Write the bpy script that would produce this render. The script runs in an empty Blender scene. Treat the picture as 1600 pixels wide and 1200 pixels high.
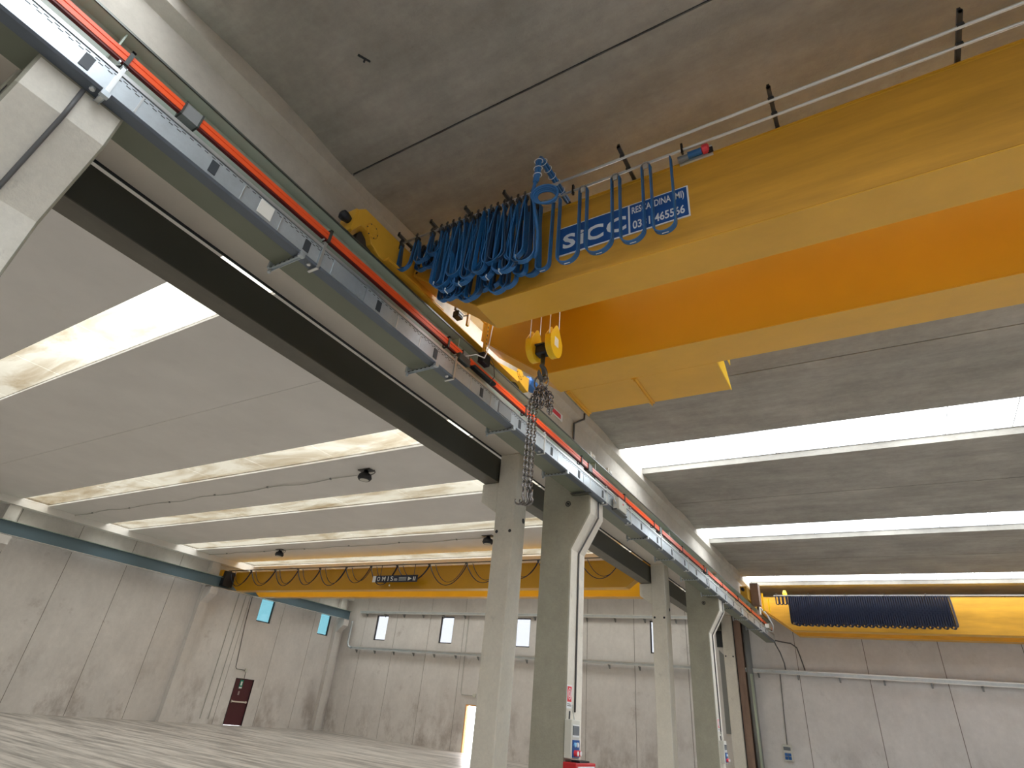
import bpy, bmesh, math, random
from mathutils import Vector, Matrix
random.seed(7)
C = bpy.context.scene.collection
SC = bpy.context.scene
PI = math.pi

# ------------------------------------------------------------------ camera, world, exposure
F, CX, CY = 899.30467, 779.9015, 556.3948
RW = [(0.85070483, 0.51640358, 0.09812562), (-0.20326316, 0.49533467, -0.84458727), (-0.48475291, 0.69854914, 0.52634942)]
cam = bpy.data.cameras.new('camera')
co = bpy.data.objects.new('camera', cam); C.objects.link(co)
r, d, f = RW
co.matrix_world = Matrix(((r[0], -d[0], -f[0], 0), (r[1], -d[1], -f[1], 0), (r[2], -d[2], -f[2], 1.75), (0, 0, 0, 1)))
cam.sensor_fit = 'HORIZONTAL'; cam.sensor_width = 36
cam.lens = F / 1600 * 36
cam.shift_x = (800 - CX) / 1600
cam.shift_y = (CY - 600) / 1600
cam.clip_start = .05; cam.clip_end = 400
SC.camera = co

w = bpy.data.worlds.new('sky'); SC.world = w; w.use_nodes = True
bg = w.node_tree.nodes['Background']
bg.inputs[0].default_value = (0.91, 0.96, 1.0, 1)       # bright overcast sky
bg.inputs[1].default_value = 8.0
w.cycles.sampling_method = 'MANUAL'; w.cycles.sample_map_resolution = 64
SC.view_settings.view_transform = 'Standard'; SC.view_settings.look = 'None'
SC.view_settings.gamma = 1; SC.view_settings.use_curve_mapping = False
SC.view_settings.exposure = 0.68
cy = SC.cycles
cy.use_denoising = True
cy.max_bounces = 9; cy.diffuse_bounces = 6; cy.glossy_bounces = 3; cy.transmission_bounces = 4; cy.transparent_max_bounces = 12
cy.caustics_reflective = False; cy.caustics_refractive = False
cy.sample_clamp_indirect = 6

RSKY = [-6.7, -.3, 6.1, 12.5, 18.9, 25.3]                # skylight centres, right bay (half width .79)
LSKY = [-7.2, -3.75, .25, 3.65, 9.52, 12.95, 16.4, 19.9, 23.35, 26.8]  # left bay (half width .5)
RW2, LW2 = .79, .5
ZC = 7.16
def portal(x, y, z, sx, sy, rot=(0, 0, 0)):
    l = bpy.data.lights.new('sky_portal', 'AREA'); l.shape = 'RECTANGLE'; l.size = sx; l.size_y = sy
    l.cycles.is_portal = True
    o = bpy.data.objects.new('sky_portal', l); o.location = (x, y, z); o.rotation_euler = rot; C.objects.link(o)
for y in RSKY: portal(3.75, y, 7.50, 16.4, 1.6)
for y in LSKY: portal(-17.5, y, 7.38, 22.0, 1.0)

# ------------------------------------------------------------------ materials
def mat(name, col, rough=.6, metal=0, var=.0, vscale=3, stretch=(1, 1, 1), spots=0, spotcol=(.05, .045, .04), spotscale=.9, bump=0, bscale=40, spec=.5, fine=0, streak=0, streakdir=(1, 1, 1), coat=0, lowstain=0, srange=(.35, .7)):
    m = bpy.data.materials.new(name); m.use_nodes = True
    nt = m.node_tree; n = nt.nodes; L = nt.links
    b = n['Principled BSDF']
    b.inputs['Roughness'].default_value = rough; b.inputs['Metallic'].default_value = metal
    b.inputs['Specular IOR Level'].default_value = spec
    if coat: b.inputs['Coat Weight'].default_value = coat; b.inputs['Coat Roughness'].default_value = .25
    c4 = (*col, 1)
    m.diffuse_color = c4
    tc = n.new('ShaderNodeTexCoord')
    def noise(scale, st, detail=5, rgh=.6, off=0):
        mp = n.new('ShaderNodeMapping'); mp.inputs['Scale'].default_value = st; mp.inputs['Location'].default_value = (off, off * .7, off * .3)
        L.new(tc.outputs['Object'], mp.inputs[0])
        t = n.new('ShaderNodeTexNoise'); t.inputs['Scale'].default_value = scale; t.inputs['Detail'].default_value = detail; t.inputs['Roughness'].default_value = rgh
        L.new(mp.outputs[0], t.inputs['Vector']); return t.outputs['Fac']
    def ramp(src, a, bb, va, vb):
        r_ = n.new('ShaderNodeMapRange'); r_.inputs[1].default_value = a; r_.inputs[2].default_value = bb; r_.inputs[3].default_value = va; r_.inputs[4].default_value = vb
        L.new(src, r_.inputs[0]); return r_.outputs[0]
    cur = None
    def mulv(fac):
        nonlocal cur
        x = n.new('ShaderNodeVectorMath'); x.operation = 'SCALE'
        if cur is None: x.inputs[0].default_value = col
        else: L.new(cur, x.inputs[0])
        L.new(fac, x.inputs['Scale']); cur = x.outputs[0]
    if var: mulv(ramp(noise(vscale, stretch), .3, .7, 1 - var, 1 + var))
    if fine: mulv(ramp(noise(vscale * 9, (1, 1, 1), 4, .7, 5), .3, .7, 1 - fine, 1 + fine))
    if streak: mulv(ramp(noise(2.2, streakdir, 6, .65, 9), srange[0], srange[1], 1 + streak * .4, 1 - streak))
    if spots:
        mx = n.new('ShaderNodeMix'); mx.data_type = 'RGBA'
        L.new(ramp(noise(spotscale, (1, 1, 1), 7, .72, 17), .60, .78, 0, spots), mx.inputs[0])
        if cur is None: mx.inputs[6].default_value = c4
        else: L.new(cur, mx.inputs[6])
        mx.inputs[7].default_value = (*spotcol, 1); cur = mx.outputs[2]
    if lowstain:   # splashes and scuffs in the lowest metres of the walls
        sx_ = n.new('ShaderNodeSeparateXYZ'); L.new(tc.outputs['Object'], sx_.inputs[0])
        hgt = ramp(sx_.outputs['Z'], .2, 2.8, 1, 0); ns_ = ramp(noise(.55, (1, 1, .6), 6, .7, 31), .50, .68, 0, lowstain)
        ml = n.new('ShaderNodeMath'); ml.operation = 'MULTIPLY'; L.new(hgt, ml.inputs[0]); L.new(ns_, ml.inputs[1])
        mx = n.new('ShaderNodeMix'); mx.data_type = 'RGBA'; L.new(ml.outputs[0], mx.inputs[0])
        if cur is None: mx.inputs[6].default_value = c4
        else: L.new(cur, mx.inputs[6])
        mx.inputs[7].default_value = (.22, .17, .14, 1); cur = mx.outputs[2]
    if cur is None: b.inputs['Base Color'].default_value = c4
    else: L.new(cur, b.inputs['Base Color'])
    if bump:
        bp = n.new('ShaderNodeBump'); bp.inputs['Strength'].default_value = bump; bp.inputs['Distance'].default_value = .02
        L.new(noise(bscale, (1, 1, 1), 4, .6, 3), bp.inputs['Height']); L.new(bp.outputs[0], b.inputs['Normal'])
    return m

def pane_mat(name, c_clear, c_dirt, lo, hi, scale, st, milk):
    """weathered translucent roof sheet: sky seen through it, tinted and stained, plus a milky diffusing share"""
    m = bpy.data.materials.new(name); m.use_nodes = True; nt = m.node_tree; n = nt.nodes; L = nt.links
    n.remove(n['Principled BSDF']); out = n['Material Output']
    tc = n.new('ShaderNodeTexCoord'); mp = n.new('ShaderNodeMapping'); mp.inputs['Scale'].default_value = st
    mp.inputs['Rotation'].default_value = (0, 0, .5)
    L.new(tc.outputs['Object'], mp.inputs[0])
    t = n.new('ShaderNodeTexNoise'); t.inputs['Scale'].default_value = scale; t.inputs['Detail'].default_value = 8; t.inputs['Roughness'].default_value = .68; t.inputs['Distortion'].default_value = .6
    L.new(mp.outputs[0], t.inputs['Vector'])
    r_ = n.new('ShaderNodeMapRange'); r_.inputs[1].default_value = lo; r_.inputs[2].default_value = hi; L.new(t.outputs['Fac'], r_.inputs[0])
    mx = n.new('ShaderNodeMix'); mx.data_type = 'RGBA'; mx.inputs[6].default_value = (*c_clear, 1); mx.inputs[7].default_value = (*c_dirt, 1)
    L.new(r_.outputs[0], mx.inputs[0])
    # absorbing sheet: transmission = t ** (path length), the path growing as 1 / cos of the angle of incidence
    lw = n.new('ShaderNodeNewGeometry'); dt = n.new('ShaderNodeVectorMath'); dt.operation = 'DOT_PRODUCT'
    L.new(lw.outputs['Incoming'], dt.inputs[0]); L.new(lw.outputs['Normal'], dt.inputs[1])
    ab = n.new('ShaderNodeMath'); ab.operation = 'ABSOLUTE'; L.new(dt.outputs['Value'], ab.inputs[0])
    mxx = n.new('ShaderNodeMath'); mxx.operation = 'MAXIMUM'; mxx.inputs[1].default_value = .3; L.new(ab.outputs[0], mxx.inputs[0])
    iv = n.new('ShaderNodeMath'); iv.operation = 'DIVIDE'; iv.inputs[0].default_value = .5; L.new(mxx.outputs[0], iv.inputs[1])
    sp = n.new('ShaderNodeSeparateColor'); L.new(mx.outputs[2], sp.inputs[0]); cb = n.new('ShaderNodeCombineColor')
    for k_ in range(3):
        pw = n.new('ShaderNodeMath'); pw.operation = 'POWER'; L.new(sp.outputs[k_], pw.inputs[0]); L.new(iv.outputs[0], pw.inputs[1]); L.new(pw.outputs[0], cb.inputs[k_])
    tr = n.new('ShaderNodeBsdfTransparent'); L.new(cb.outputs[0], tr.inputs[0])
    df = n.new('ShaderNodeBsdfDiffuse'); df.inputs[0].default_value = (.7, .68, .62, 1)
    ms = n.new('ShaderNodeMixShader'); ms.inputs[0].default_value = milk
    L.new(tr.outputs[0], ms.inputs[1]); L.new(df.outputs[0], ms.inputs[2]); L.new(ms.outputs[0], out.inputs[0])
    return m

M = {}
M['slab'] = mat('raw_concrete_roof', (.36, .34, .30), .85, var=.16, vscale=.9, fine=.07, streak=.16, streakdir=(.35, 1.6, 1), spots=.35, spotcol=(.16, .15, .13), spotscale=1.3, bump=.25, spec=.25)
M['beamgrey'] = mat('raw_concrete_beam', (.52, .48, .42), .85, var=.12, vscale=1.4, fine=.05, spots=.4, spotcol=(.2, .18, .15), spotscale=1.6, bump=.2, spec=.25)
M['colgrey'] = mat('grey_concrete_column', (.36, .35, .28), .8, var=.1, vscale=2, fine=.06, spots=.15, spotcol=(.5, .48, .42), spotscale=2.5, bump=.2, spec=.3)
M['colside'] = M['colgrey']
M['colpaint'] = mat('limewashed_column_and_lit_face', (.74, .71, .63), .75, var=.07, vscale=2, fine=.05, spots=.6, spotcol=(.28, .27, .24), spotscale=3.2, bump=.2, spec=.3)
M['white'] = mat('white_painted_roof', (.80, .785, .765), .8, var=.04, vscale=.8, spots=.12, spotcol=(.4, .36, .33), spotscale=.8, spec=.2)
M['cream'] = mat('cream_painted_beam', (.74, .68, .60), .75, var=.05, vscale=1, spec=.25)
M['wall'] = mat('stained_wall_concrete', (.72, .70, .685), .85, var=.07, vscale=.7, fine=.04, streak=.05, streakdir=(1, 1, .35), spots=.9, spotcol=(.36, .31, .28), spotscale=.5, lowstain=.75, bump=.1, spec=.2)
M['joint'] = mat('dark_joint_sealant', (.22, .20, .18), .9)
M['floor'] = mat('worn_industrial_floor', (.47, .44, .41), .38, var=.12, vscale=.5, stretch=(.35, 2.2, 1), fine=.05, streak=.5, streakdir=(.16, 1.3, 1), srange=(.42, .62), spots=.4, spotcol=(.25, .22, .2), spotscale=.8, spec=.5)
M['yellow'] = mat('crane_yellow_paint', (.76, .415, .04), .36, var=.05, vscale=.7, streak=.10, streakdir=(.4, .6, .6), bump=.03, bscale=12, spec=.5)
M['yellowdk'] = mat('grimy_crane_yellow_web', (.66, .33, .03), .42, var=.08, vscale=.8, streak=.22, streakdir=(.25, 1, 2.0), spec=.5)
M['orangeY'] = mat('orange_crane_and_shaded_web_paint', (.62, .32, .012), .34, var=.05, vscale=1)
M['brightY'] = mat('hook_block_and_lit_gusset_yellow', (.95, .60, .02), .35, var=.03)
M['girder'] = mat('sage_green_girder_paint', (.44, .53, .45), .3, var=.07, vscale=1.2, streak=.08, streakdir=(1, .4, 1), bump=.04, bscale=7, spec=.55)
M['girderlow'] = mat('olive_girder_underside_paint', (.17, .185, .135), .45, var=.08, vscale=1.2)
M['darkbeam'] = mat('dark_olive_beam_paint', (.050, .052, .042), .45, var=.06, vscale=1)
M['rail'] = mat('running_rail_steel', (.16, .17, .15), .4, .7)
M['galv'] = mat('galvanised_sheet', (.58, .64, .68), .34, .55, var=.10, vscale=2.2, streak=.1, streakdir=(1, .5, 1), fine=.04)
M['galvb'] = mat('bright_galvanised_and_highlight_edge', (.78, .80, .80), .3, .8, var=.08)
M['slot'] = mat('dark_opening', (.025, .03, .035), .7)
M['labelplate'] = mat('charcoal_cover_plate', (.045, .055, .065), .5)
M['sticker'] = mat('white_sticker', (.85, .83, .76), .5)
M['orange'] = mat('orange_plastic_conductor_rail', (.95, .12, .03), .32, var=.03, spec=.5)
M['orangedk'] = mat('dark_red_underside_shade', (.16, .012, .012), .5)
M['clip'] = mat('dark_grey_plastic_clip', (.06, .065, .06), .45)
M['clipg'] = mat('grey_plastic_joint_cover', (.25, .26, .26), .45)
M['blue'] = mat('blue_flat_cable', (.02, .13, .34), .45, var=.12, vscale=5)
M['blued'] = mat('dull_blue_cable_edge', (.02, .05, .11), .5, var=.1, vscale=4)
M['navy'] = mat('navy_flat_cable', (.010, .017, .045), .5, var=.15, vscale=4)
M['tie'] = mat('white_cable_tie', (.8, .85, .88), .4)
M['steel'] = mat('zinc_plated_steel', (.75, .75, .73), .3, .6, var=.06)
M['steeldk'] = mat('dark_steel', (.10, .10, .10), .4, .6)
M['chain'] = mat('tarnished_chain_steel', (.24, .22, .21), .27, .85, var=.35, vscale=30)
M['black'] = mat('black_rubber', (.012, .013, .018), .5)
M['signblue'] = mat('sign_blue', (.003, .075, .30), .35)
M['signwhite'] = mat('sign_white', (.82, .84, .86), .4)
M['red'] = mat('red_painted_metal', (.50, .012, .018), .35, var=.04)
M['redsign'] = mat('red_print', (.75, .05, .07), .5)
M['green'] = mat('exit_green', (.0, .25, .16), .4)
M['maroon'] = mat('maroon_door_paint', (.075, .012, .022), .35, var=.08)
M['conduit'] = mat('pale_grey_conduit', (.50, .50, .47), .5)
M['conduitd'] = mat('dark_grey_conduit', (.10, .10, .10), .5)
M['plastic'] = mat('light_grey_plastic', (.62, .62, .56), .4, var=.03)
M['glassdk'] = mat('smoked_cover', (.16, .18, .20), .15)
M['brown'] = mat('brown_timber_cladding', (.30, .20, .15), .7, var=.1, streak=.2, streakdir=(3, 3, .3))
M['bluebox'] = mat('blue_motor_paint', (.02, .12, .38), .4)
M['palegreen'] = mat('pale_green_pipe', (.42, .48, .38), .35)
M['frame'] = mat('dark_window_frame', (.03, .03, .035), .4)
M['orangewood'] = mat('varnished_door_jamb', (.75, .38, .12), .5)
M['paneR'] = pane_mat('clear_ribbed_roof_sheet', (.80, .80, .80), (.47, .47, .485), .50, .66, .8, (.6, 1.6, 1), .05)
M['paneL'] = pane_mat('stained_cream_roof_sheet', (.46, .444, .411), (.37, .335, .28), .46, .70, .75, (.5, 1.5, 1), .06)
def glass(name, col):
    m = bpy.data.materials.new(name); m.use_nodes = True; nt = m.node_tree; n = nt.nodes; L = nt.links
    n.remove(n['Principled BSDF']); out = n['Material Output']
    tr = n.new('ShaderNodeBsdfTransparent'); tr.inputs[0].default_value = (*col, 1)
    gl = n.new('ShaderNodeBsdfGlossy'); gl.inputs['Roughness'].default_value = .05
    ms = n.new('ShaderNodeMixShader'); ms.inputs[0].default_value = .06
    L.new(tr.outputs[0], ms.inputs[1]); L.new(gl.outputs[0], ms.inputs[2]); L.new(ms.outputs[0], out.inputs[0]); return m
M['glass'] = glass('window_glass', (.30, .30, .31))
M['glassc'] = glass('tinted_aqua_window_glass', (.15, .23, .245))

# ------------------------------------------------------------------ mesh helpers
class MB:
    def __init__(s): s.v = []; s.f = []
    def add(s, vs, fs):
        k = len(s.v); s.v += [tuple(p) for p in vs]; s.f += [tuple(i + k for i in q) for q in fs]; return s
    def box(s, x0, x1, y0, y1, z0, z1):
        return s.add([(x0, y0, z0), (x1, y0, z0), (x1, y1, z0), (x0, y1, z0), (x0, y0, z1), (x1, y0, z1), (x1, y1, z1), (x0, y1, z1)],
                     [(0, 3, 2, 1), (4, 5, 6, 7), (0, 1, 5, 4), (1, 2, 6, 5), (2, 3, 7, 6), (3, 0, 4, 7)])
    def prism(s, poly, axis, a, b):
        """poly: 2-D points; axis 'x' -> (y,z), 'y' -> (x,z), 'z' -> (x,y)"""
        def P(p, t): return (t, p[0], p[1]) if axis == 'x' else ((p[0], t, p[1]) if axis == 'y' else (p[0], p[1], t))
        n = len(poly); vs = [P(p, a) for p in poly] + [P(p, b) for p in poly]
        fs = [tuple(range(n))[::-1], tuple(range(n, 2 * n))] + [(i, (i + 1) % n, (i + 1) % n + n, i + n) for i in range(n)]
        return s.add(vs, fs)
    def tube(s, path, rad, n=8, closed=False):
        P = [Vector(p) for p in path]; m = len(P); up = None; rings = []
        for i in range(m):
            if closed: t = (P[(i + 1) % m] - P[i - 1])
            else: t = (P[min(i + 1, m - 1)] - P[max(i - 1, 0)])
            if t.length < 1e-9: t = Vector((0, 0, 1))
            t.normalize()
            if up is None:
                up = Vector((0, 0, 1)) if abs(t.z) < .9 else Vector((1, 0, 0))
            a = (up - t * up.dot(t)); a.normalize(); b = t.cross(a); up = a
            rr = rad[i] if isinstance(rad, (list, tuple)) else rad
            rings.append([P[i] + a * math.cos(2 * PI * k / n) * rr + b * math.sin(2 * PI * k / n) * rr for k in range(n)])
        vs = [p for r_ in rings for p in r_]; fs = []
        for i in range(m if closed else m - 1):
            j = (i + 1) % m
            for k in range(n): fs.append((i * n + k, i * n + (k + 1) % n, j * n + (k + 1) % n, j * n + k))
        if not closed: fs += [tuple(range(n))[::-1], tuple((m - 1) * n + k for k in range(n))]
        return s.add(vs, fs)
    def ribbon(s, path, side, w_, th):
        """flat band along path: width w_ along 'side', thickness th"""
        P = [Vector(p) for p in path]; m = len(P); vs = []
        sd = Vector(side).normalized()
        for i in range(m):
            t = (P[min(i + 1, m - 1)] - P[max(i - 1, 0)]).normalized(); nn = t.cross(sd).normalized()
            for a, b in ((-1, -1), (1, -1), (1, 1), (-1, 1)): vs.append(P[i] + sd * a * w_ / 2 + nn * b * th / 2)
        fs = []
        for i in range(m - 1):
            for k in range(4): fs.append((i * 4 + k, i * 4 + (k + 1) % 4, (i + 1) * 4 + (k + 1) % 4, (i + 1) * 4 + k))
        fs += [(3, 2, 1, 0), tuple((m - 1) * 4 + k for k in range(4))]
        return s.add(vs, fs)
    def lathe(s, c, prof, axis='z', n=16):
        """prof: (radius, height) along the axis from c"""
        vs = []
        for rr, h in prof:
            for k in range(n):
                a = 2 * PI * k / n; u, v_ = rr * math.cos(a), rr * math.sin(a)
                vs.append({'z': (c[0] + u, c[1] + v_, c[2] + h), 'x': (c[0] + h, c[1] + u, c[2] + v_), 'y': (c[0] + v_, c[1] + h, c[2] + u)}[axis])
        fs = []
        for i in range(len(prof) - 1):
            for k in range(n): fs.append((i * n + k, i * n + (k + 1) % n, (i + 1) * n + (k + 1) % n, (i + 1) * n + k))
        fs += [tuple(range(n))[::-1], tuple((len(prof) - 1) * n + k for k in range(n))]
        return s.add(vs, fs)

def wloc(p):
    v = Vector((0, 0, 0))
    while p is not None: v += p.location; p = p.parent
    return v
def obj(name, mb, m, parent=None, bevel=0, smooth=False, loc=None):
    """links a mesh object; mb has world coordinates; a child sits at its parent's origin"""
    me = bpy.data.meshes.new(name)
    base = wloc(parent) if parent is not None else Vector(loc or (0, 0, 0))
    me.from_pydata([tuple(Vector(v) - base) for v in mb.v], [], mb.f); me.update()
    bm = bmesh.new(); bm.from_mesh(me); bmesh.ops.recalc_face_normals(bm, faces=bm.faces); bm.to_mesh(me); bm.free()
    me.materials.append(m)
    if smooth:
        for p in me.polygons: p.use_smooth = True
    o = bpy.data.objects.new(name, me); C.objects.link(o)
    if parent is not None: o.parent = parent
    else: o.location = base
    if bevel:
        b = o.modifiers.new('edge', 'BEVEL'); b.width = bevel; b.segments = 1; b.limit_method = 'ANGLE'
    return o
def tag(o, label=None, cat=None, group=None, kind=None):
    if label: o['label'] = label
    if cat: o['category'] = cat
    if group: o['group'] = group
    if kind: o['kind'] = kind
    return o
def thing(name, label, cat, loc=(0, 0, 0), group=None):
    o = bpy.data.objects.new(name, None); o.empty_display_size = .1; C.objects.link(o); o.location = loc
    return tag(o, label, cat, group, 'thing')
def dup(root, loc, label=None):
    r_ = root.copy(); C.objects.link(r_); r_.location = loc
    if label: r_['label'] = label
    for ch in list(root.children):
        c = ch.copy(); C.objects.link(c); c.parent = r_
        for g in list(ch.children):
            e = g.copy(); C.objects.link(e); e.parent = c
    return r_
def struct(name, mb, m, **k): return tag(obj(name, mb, m, **k), kind='structure')
def text_mb(s, size, offset=0, sx=1.0, extrude=.002):
    cu = bpy.data.curves.new('t', 'FONT'); cu.body = s; cu.size = size; cu.offset = offset; cu.extrude = extrude; cu.resolution_u = 3
    o = bpy.data.objects.new('t', cu); C.objects.link(o)
    bpy.context.view_layer.update()
    me = bpy.data.meshes.new_from_object(o.evaluated_get(bpy.context.evaluated_depsgraph_get()))
    vs = [(v.co.x * sx, v.co.y, v.co.z) for v in me.vertices]; fs = [tuple(p.vertices) for p in me.polygons]
    bpy.data.objects.remove(o); bpy.data.curves.remove(cu); bpy.data.meshes.remove(me)
    return vs, fs
def place_text(s, x0, x1, z0, z1, y, offset=0, face='-y', extrude=.002):
    """fit the text into the box x0..x1 (or y for face +x), z0..z1 on the plane"""
    vs, fs = text_mb(s, 1.0, offset, 1, 0.0)
    xs = [v[0] for v in vs]; ys = [v[1] for v in vs]; a, b, c, d_ = min(xs), max(xs), min(ys), max(ys)
    out = []
    for v in vs:
        u = x0 + (v[0] - a) / (b - a) * (x1 - x0); q = z0 + (v[1] - c) / (d_ - c) * (z1 - z0)
        out.append((u, y, q) if face == '-y' else (y, u, q))
    # flat sheet plus a short extrusion towards the wall
    mb = MB(); mb.add(out, fs)
    return mb

# ------------------------------------------------------------------ the building shell
fl = MB().box(-29.1, 12.2, -12.2, 28.5, -.2, 0)
struct('floor', fl, M['floor'])
gr = MB().box(-60, 40, 28.55, 60, -.35, -.08); struct('ground', gr, mat('pale_yard_concrete', (.6, .55, .48), .8, var=.05))
gr2 = MB().box(-60, -29.2, -20, 28.55, -.35, -.08)
tag(obj('ground', gr2, M['white']), kind='structure')

def wall_panels(wall, axis, at_, edges, holes, z1=7.35, th=.2, m=None, outward=1):
    """separate precast panels; holes: list of (a0,a1,z0,z1)"""
    a_ = 0
    for i in range(len(edges) - 1):
        e0, e1 = edges[i] + .012, edges[i + 1] - .012
        hs = [h for h in holes if h[0] < e1 and h[1] > e0]
        mb = MB()
        def bx(a0, a1, z0, zz):
            if a1 - a0 < .001 or zz - z0 < .001: return
            p0, p1 = (at_, at_ + th * outward) if outward > 0 else (at_ - th, at_)
            if axis == 'x': mb.box(a0, a1, p0, p1, z0, zz)
            else: mb.box(p0, p1, a0, a1, z0, zz)
        if not hs: bx(e0, e1, 0, z1)
        else:
            h0, h1, hz0, hz1 = hs[0]; h0 = max(h0, e0); h1 = min(h1, e1)
            bx(e0, h0, 0, z1); bx(h1, e1, 0, z1); bx(h0, h1, 0, hz0); bx(h0, h1, hz1, z1)
            for h in hs[1:]: pass
        obj('panel', mb, m or M['wall'], wall)
def joints(axis, at_, edges, z1=7.35, outward=1):
    mb = MB()
    for e in edges[1:-1]:
        p0, p1 = sorted((at_ + .012 * outward, at_ + .19 * outward))
        if axis == 'x': mb.box(e - .03, e + .03, p0 + .0, p1, 0.0, z1)
        else: mb.box(p0, p1, e - .03, e + .03, 0.0, z1)
    return mb
BX = [-29.1, -27.2, -24.72, -22.25, -19.88, -17.45, -15.02, -12.6, -10.25, -7.85, -5.75, -3.5, -1.1, 1.3, 3.7, 6.1, 8.5, 10.9, 12.2]
win_back = [(-26.33, -25.42), (-21.5, -20.6), (-16.65, -15.75), (-9.5, -8.6)]
door_back = (-19.2, -18.15, 0, 2.04)
wb = struct('wall_back', joints('x', 28.3, BX), M['joint'])
wall_panels(wb, 'x', 28.3, BX, [(a, b, 4.76, 6.12) for a, b in win_back] + [door_back])
LY = [-12.2] + [round(28.3 - .82 - 2.0 * 0 - 0, 2)]
LY = [-12.2, -9.8, -7.4, -5.0, -2.6, -.2, 2.2, 4.6, 7.0, 9.4, 11.8, 14.2, 16.6, 18.7, 21.05, 23.46, 25.82, 28.3]
win_left = [(21.83, 22.76), (26.25, 27.1)]
wl = struct('wall_left', joints('y', -28.9, LY, outward=-1), M['joint'])
# the door and the window over it share one panel: cut the lower hole first, the upper one as a second opening
def left_panel_special():
    mb = MB(); x0, x1 = -29.1, -28.9; e0, e1 = 21.062, 23.448
    a0, a1 = 21.66, 22.78; b0, b1 = 21.83, 22.76
    mb.box(x0, x1, e0, a0, 0, 7.35); mb.box(x0, x1, a1, e1, 0, 7.35)
    mb.box(x0, x1, a0, a1, 2.03, 4.72); mb.box(x0, x1, a0, b0, 4.72, 6.1); mb.box(x0, x1, b1, a1, 4.72, 6.1); mb.box(x0, x1, a0, a1, 6.1, 7.35)
    obj('panel', mb, M['wall'], wl)
wall_panels(wl, 'y', -28.9, LY[:15], [], outward=-1)
left_panel_special()
wall_panels(wl, 'y', -28.9, LY[15:], [(26.25, 27.1, 4.72, 6.1)], outward=-1)
RY = [-12.2 + 2.4 * i for i in range(17)] + [28.3]
wr = struct('wall_right', joints('y', 12.0, RY), M['joint']); wall_panels(wr, 'y', 12.0, RY, [])
wf = struct('wall_front', joints('x', -12.0, BX, outward=-1), M['joint']); wall_panels(wf, 'x', -12.0, BX, [], outward=-1)

# windows
wn = 0
def window(name, axis, a0, a1, z0, z1, at_, gm):
    mb = MB(); t = .05
    if axis == 'x':
        for q in ((a0, a0 + t, z0, z1), (a1 - t, a1, z0, z1), (a0 + t, a1 - t, z0, z0 + t), (a0 + t, a1 - t, z1 - t, z1)): mb.box(q[0], q[1], at_, at_ + .06, q[2], q[3])
        p = MB().box(a0 + t, a1 - t, at_ + .025, at_ + .035, z0 + t, z1 - t)
    else:
        for q in ((a0, a0 + t, z0, z1), (a1 - t, a1, z0, z1), (a0 + t, a1 - t, z0, z0 + t), (a0 + t, a1 - t, z1 - t, z1)): mb.box(at_ - .06, at_, q[0], q[1], q[2], q[3])
        p = MB().box(at_ - .035, at_ - .025, a0 + t, a1 - t, z0 + t, z1 - t)
    o = struct(name, mb, M['frame'])
    obj('pane', p, gm, o)
for i, (a, b) in enumerate(win_back): window('window_%d' % (i + 1), 'x', a + .002, b - .002, 4.762, 6.118, 28.36, M['glass'])
for i, (a, b) in enumerate(win_left): window('window_%d' % (i + 6), 'y', a + .002, b - .002, 4.722, 6.098, -28.96, M['glassc'])

# doors
dr = struct('door_1', MB().box(-28.99, -28.93, 21.68, 22.76, .01, 2.01), M['maroon'])
obj('door_frame', MB().box(-29.0, -28.88, 21.662, 21.68, 0, 2.03).box(-29.0, -28.88, 22.76, 22.778, 0, 2.03).box(-29.0, -28.88, 21.68, 22.76, 2.01, 2.03), M['frame'], dr)
obj('push_bar', MB().box(-28.9, -28.86, 21.76, 22.68, .98, 1.04).box(-28.935, -28.9, 21.76, 21.82, .96, 1.06).box(-28.935, -28.9, 22.62, 22.68, .96, 1.06), M['galvb'], dr)
es = tag(obj('exit_sign', MB().box(-28.93, -28.915, 21.98, 22.17, 1.58, 1.97), M['signwhite'], loc=(-28.93, 22.08, 1.58)), 'small green and white running-man exit sign at the top of the maroon door', 'sign')
es.data.materials[0] = M['green']
obj('pictogram', MB().box(-28.915, -28.912, 22.03, 22.12, 1.72, 1.9).box(-28.915, -28.912, 21.99, 22.16, 1.59, 1.66), M['signwhite'], es)
ns = tag(obj('notice', MB().box(-28.93, -28.918, 22.03, 22.12, 1.3, 1.47), mat('grey_notice', (.35, .3, .3), .6), loc=(-28.93, 22.08, 1.3)), 'tiny grey notice stuck on the maroon door below its exit sign', 'notice')
d2 = struct('door_2', MB().box(-19.2, -19.14, 28.3, 28.5, 0, 2.04).box(-18.21, -18.15, 28.3, 28.5, 0, 2.04).box(-19.14, -18.21, 28.3, 28.5, 1.98, 2.04), M['orangewood'])
obj('door_leaf', MB().box(-18.2, -18.15, 28.52, 29.4, .02, 1.98), M['orangewood'], d2)

# roof of the right bay: precast slabs, two between skylights, dark joint between them
ceil = struct('ceiling', MB(), M['slab'])
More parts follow.
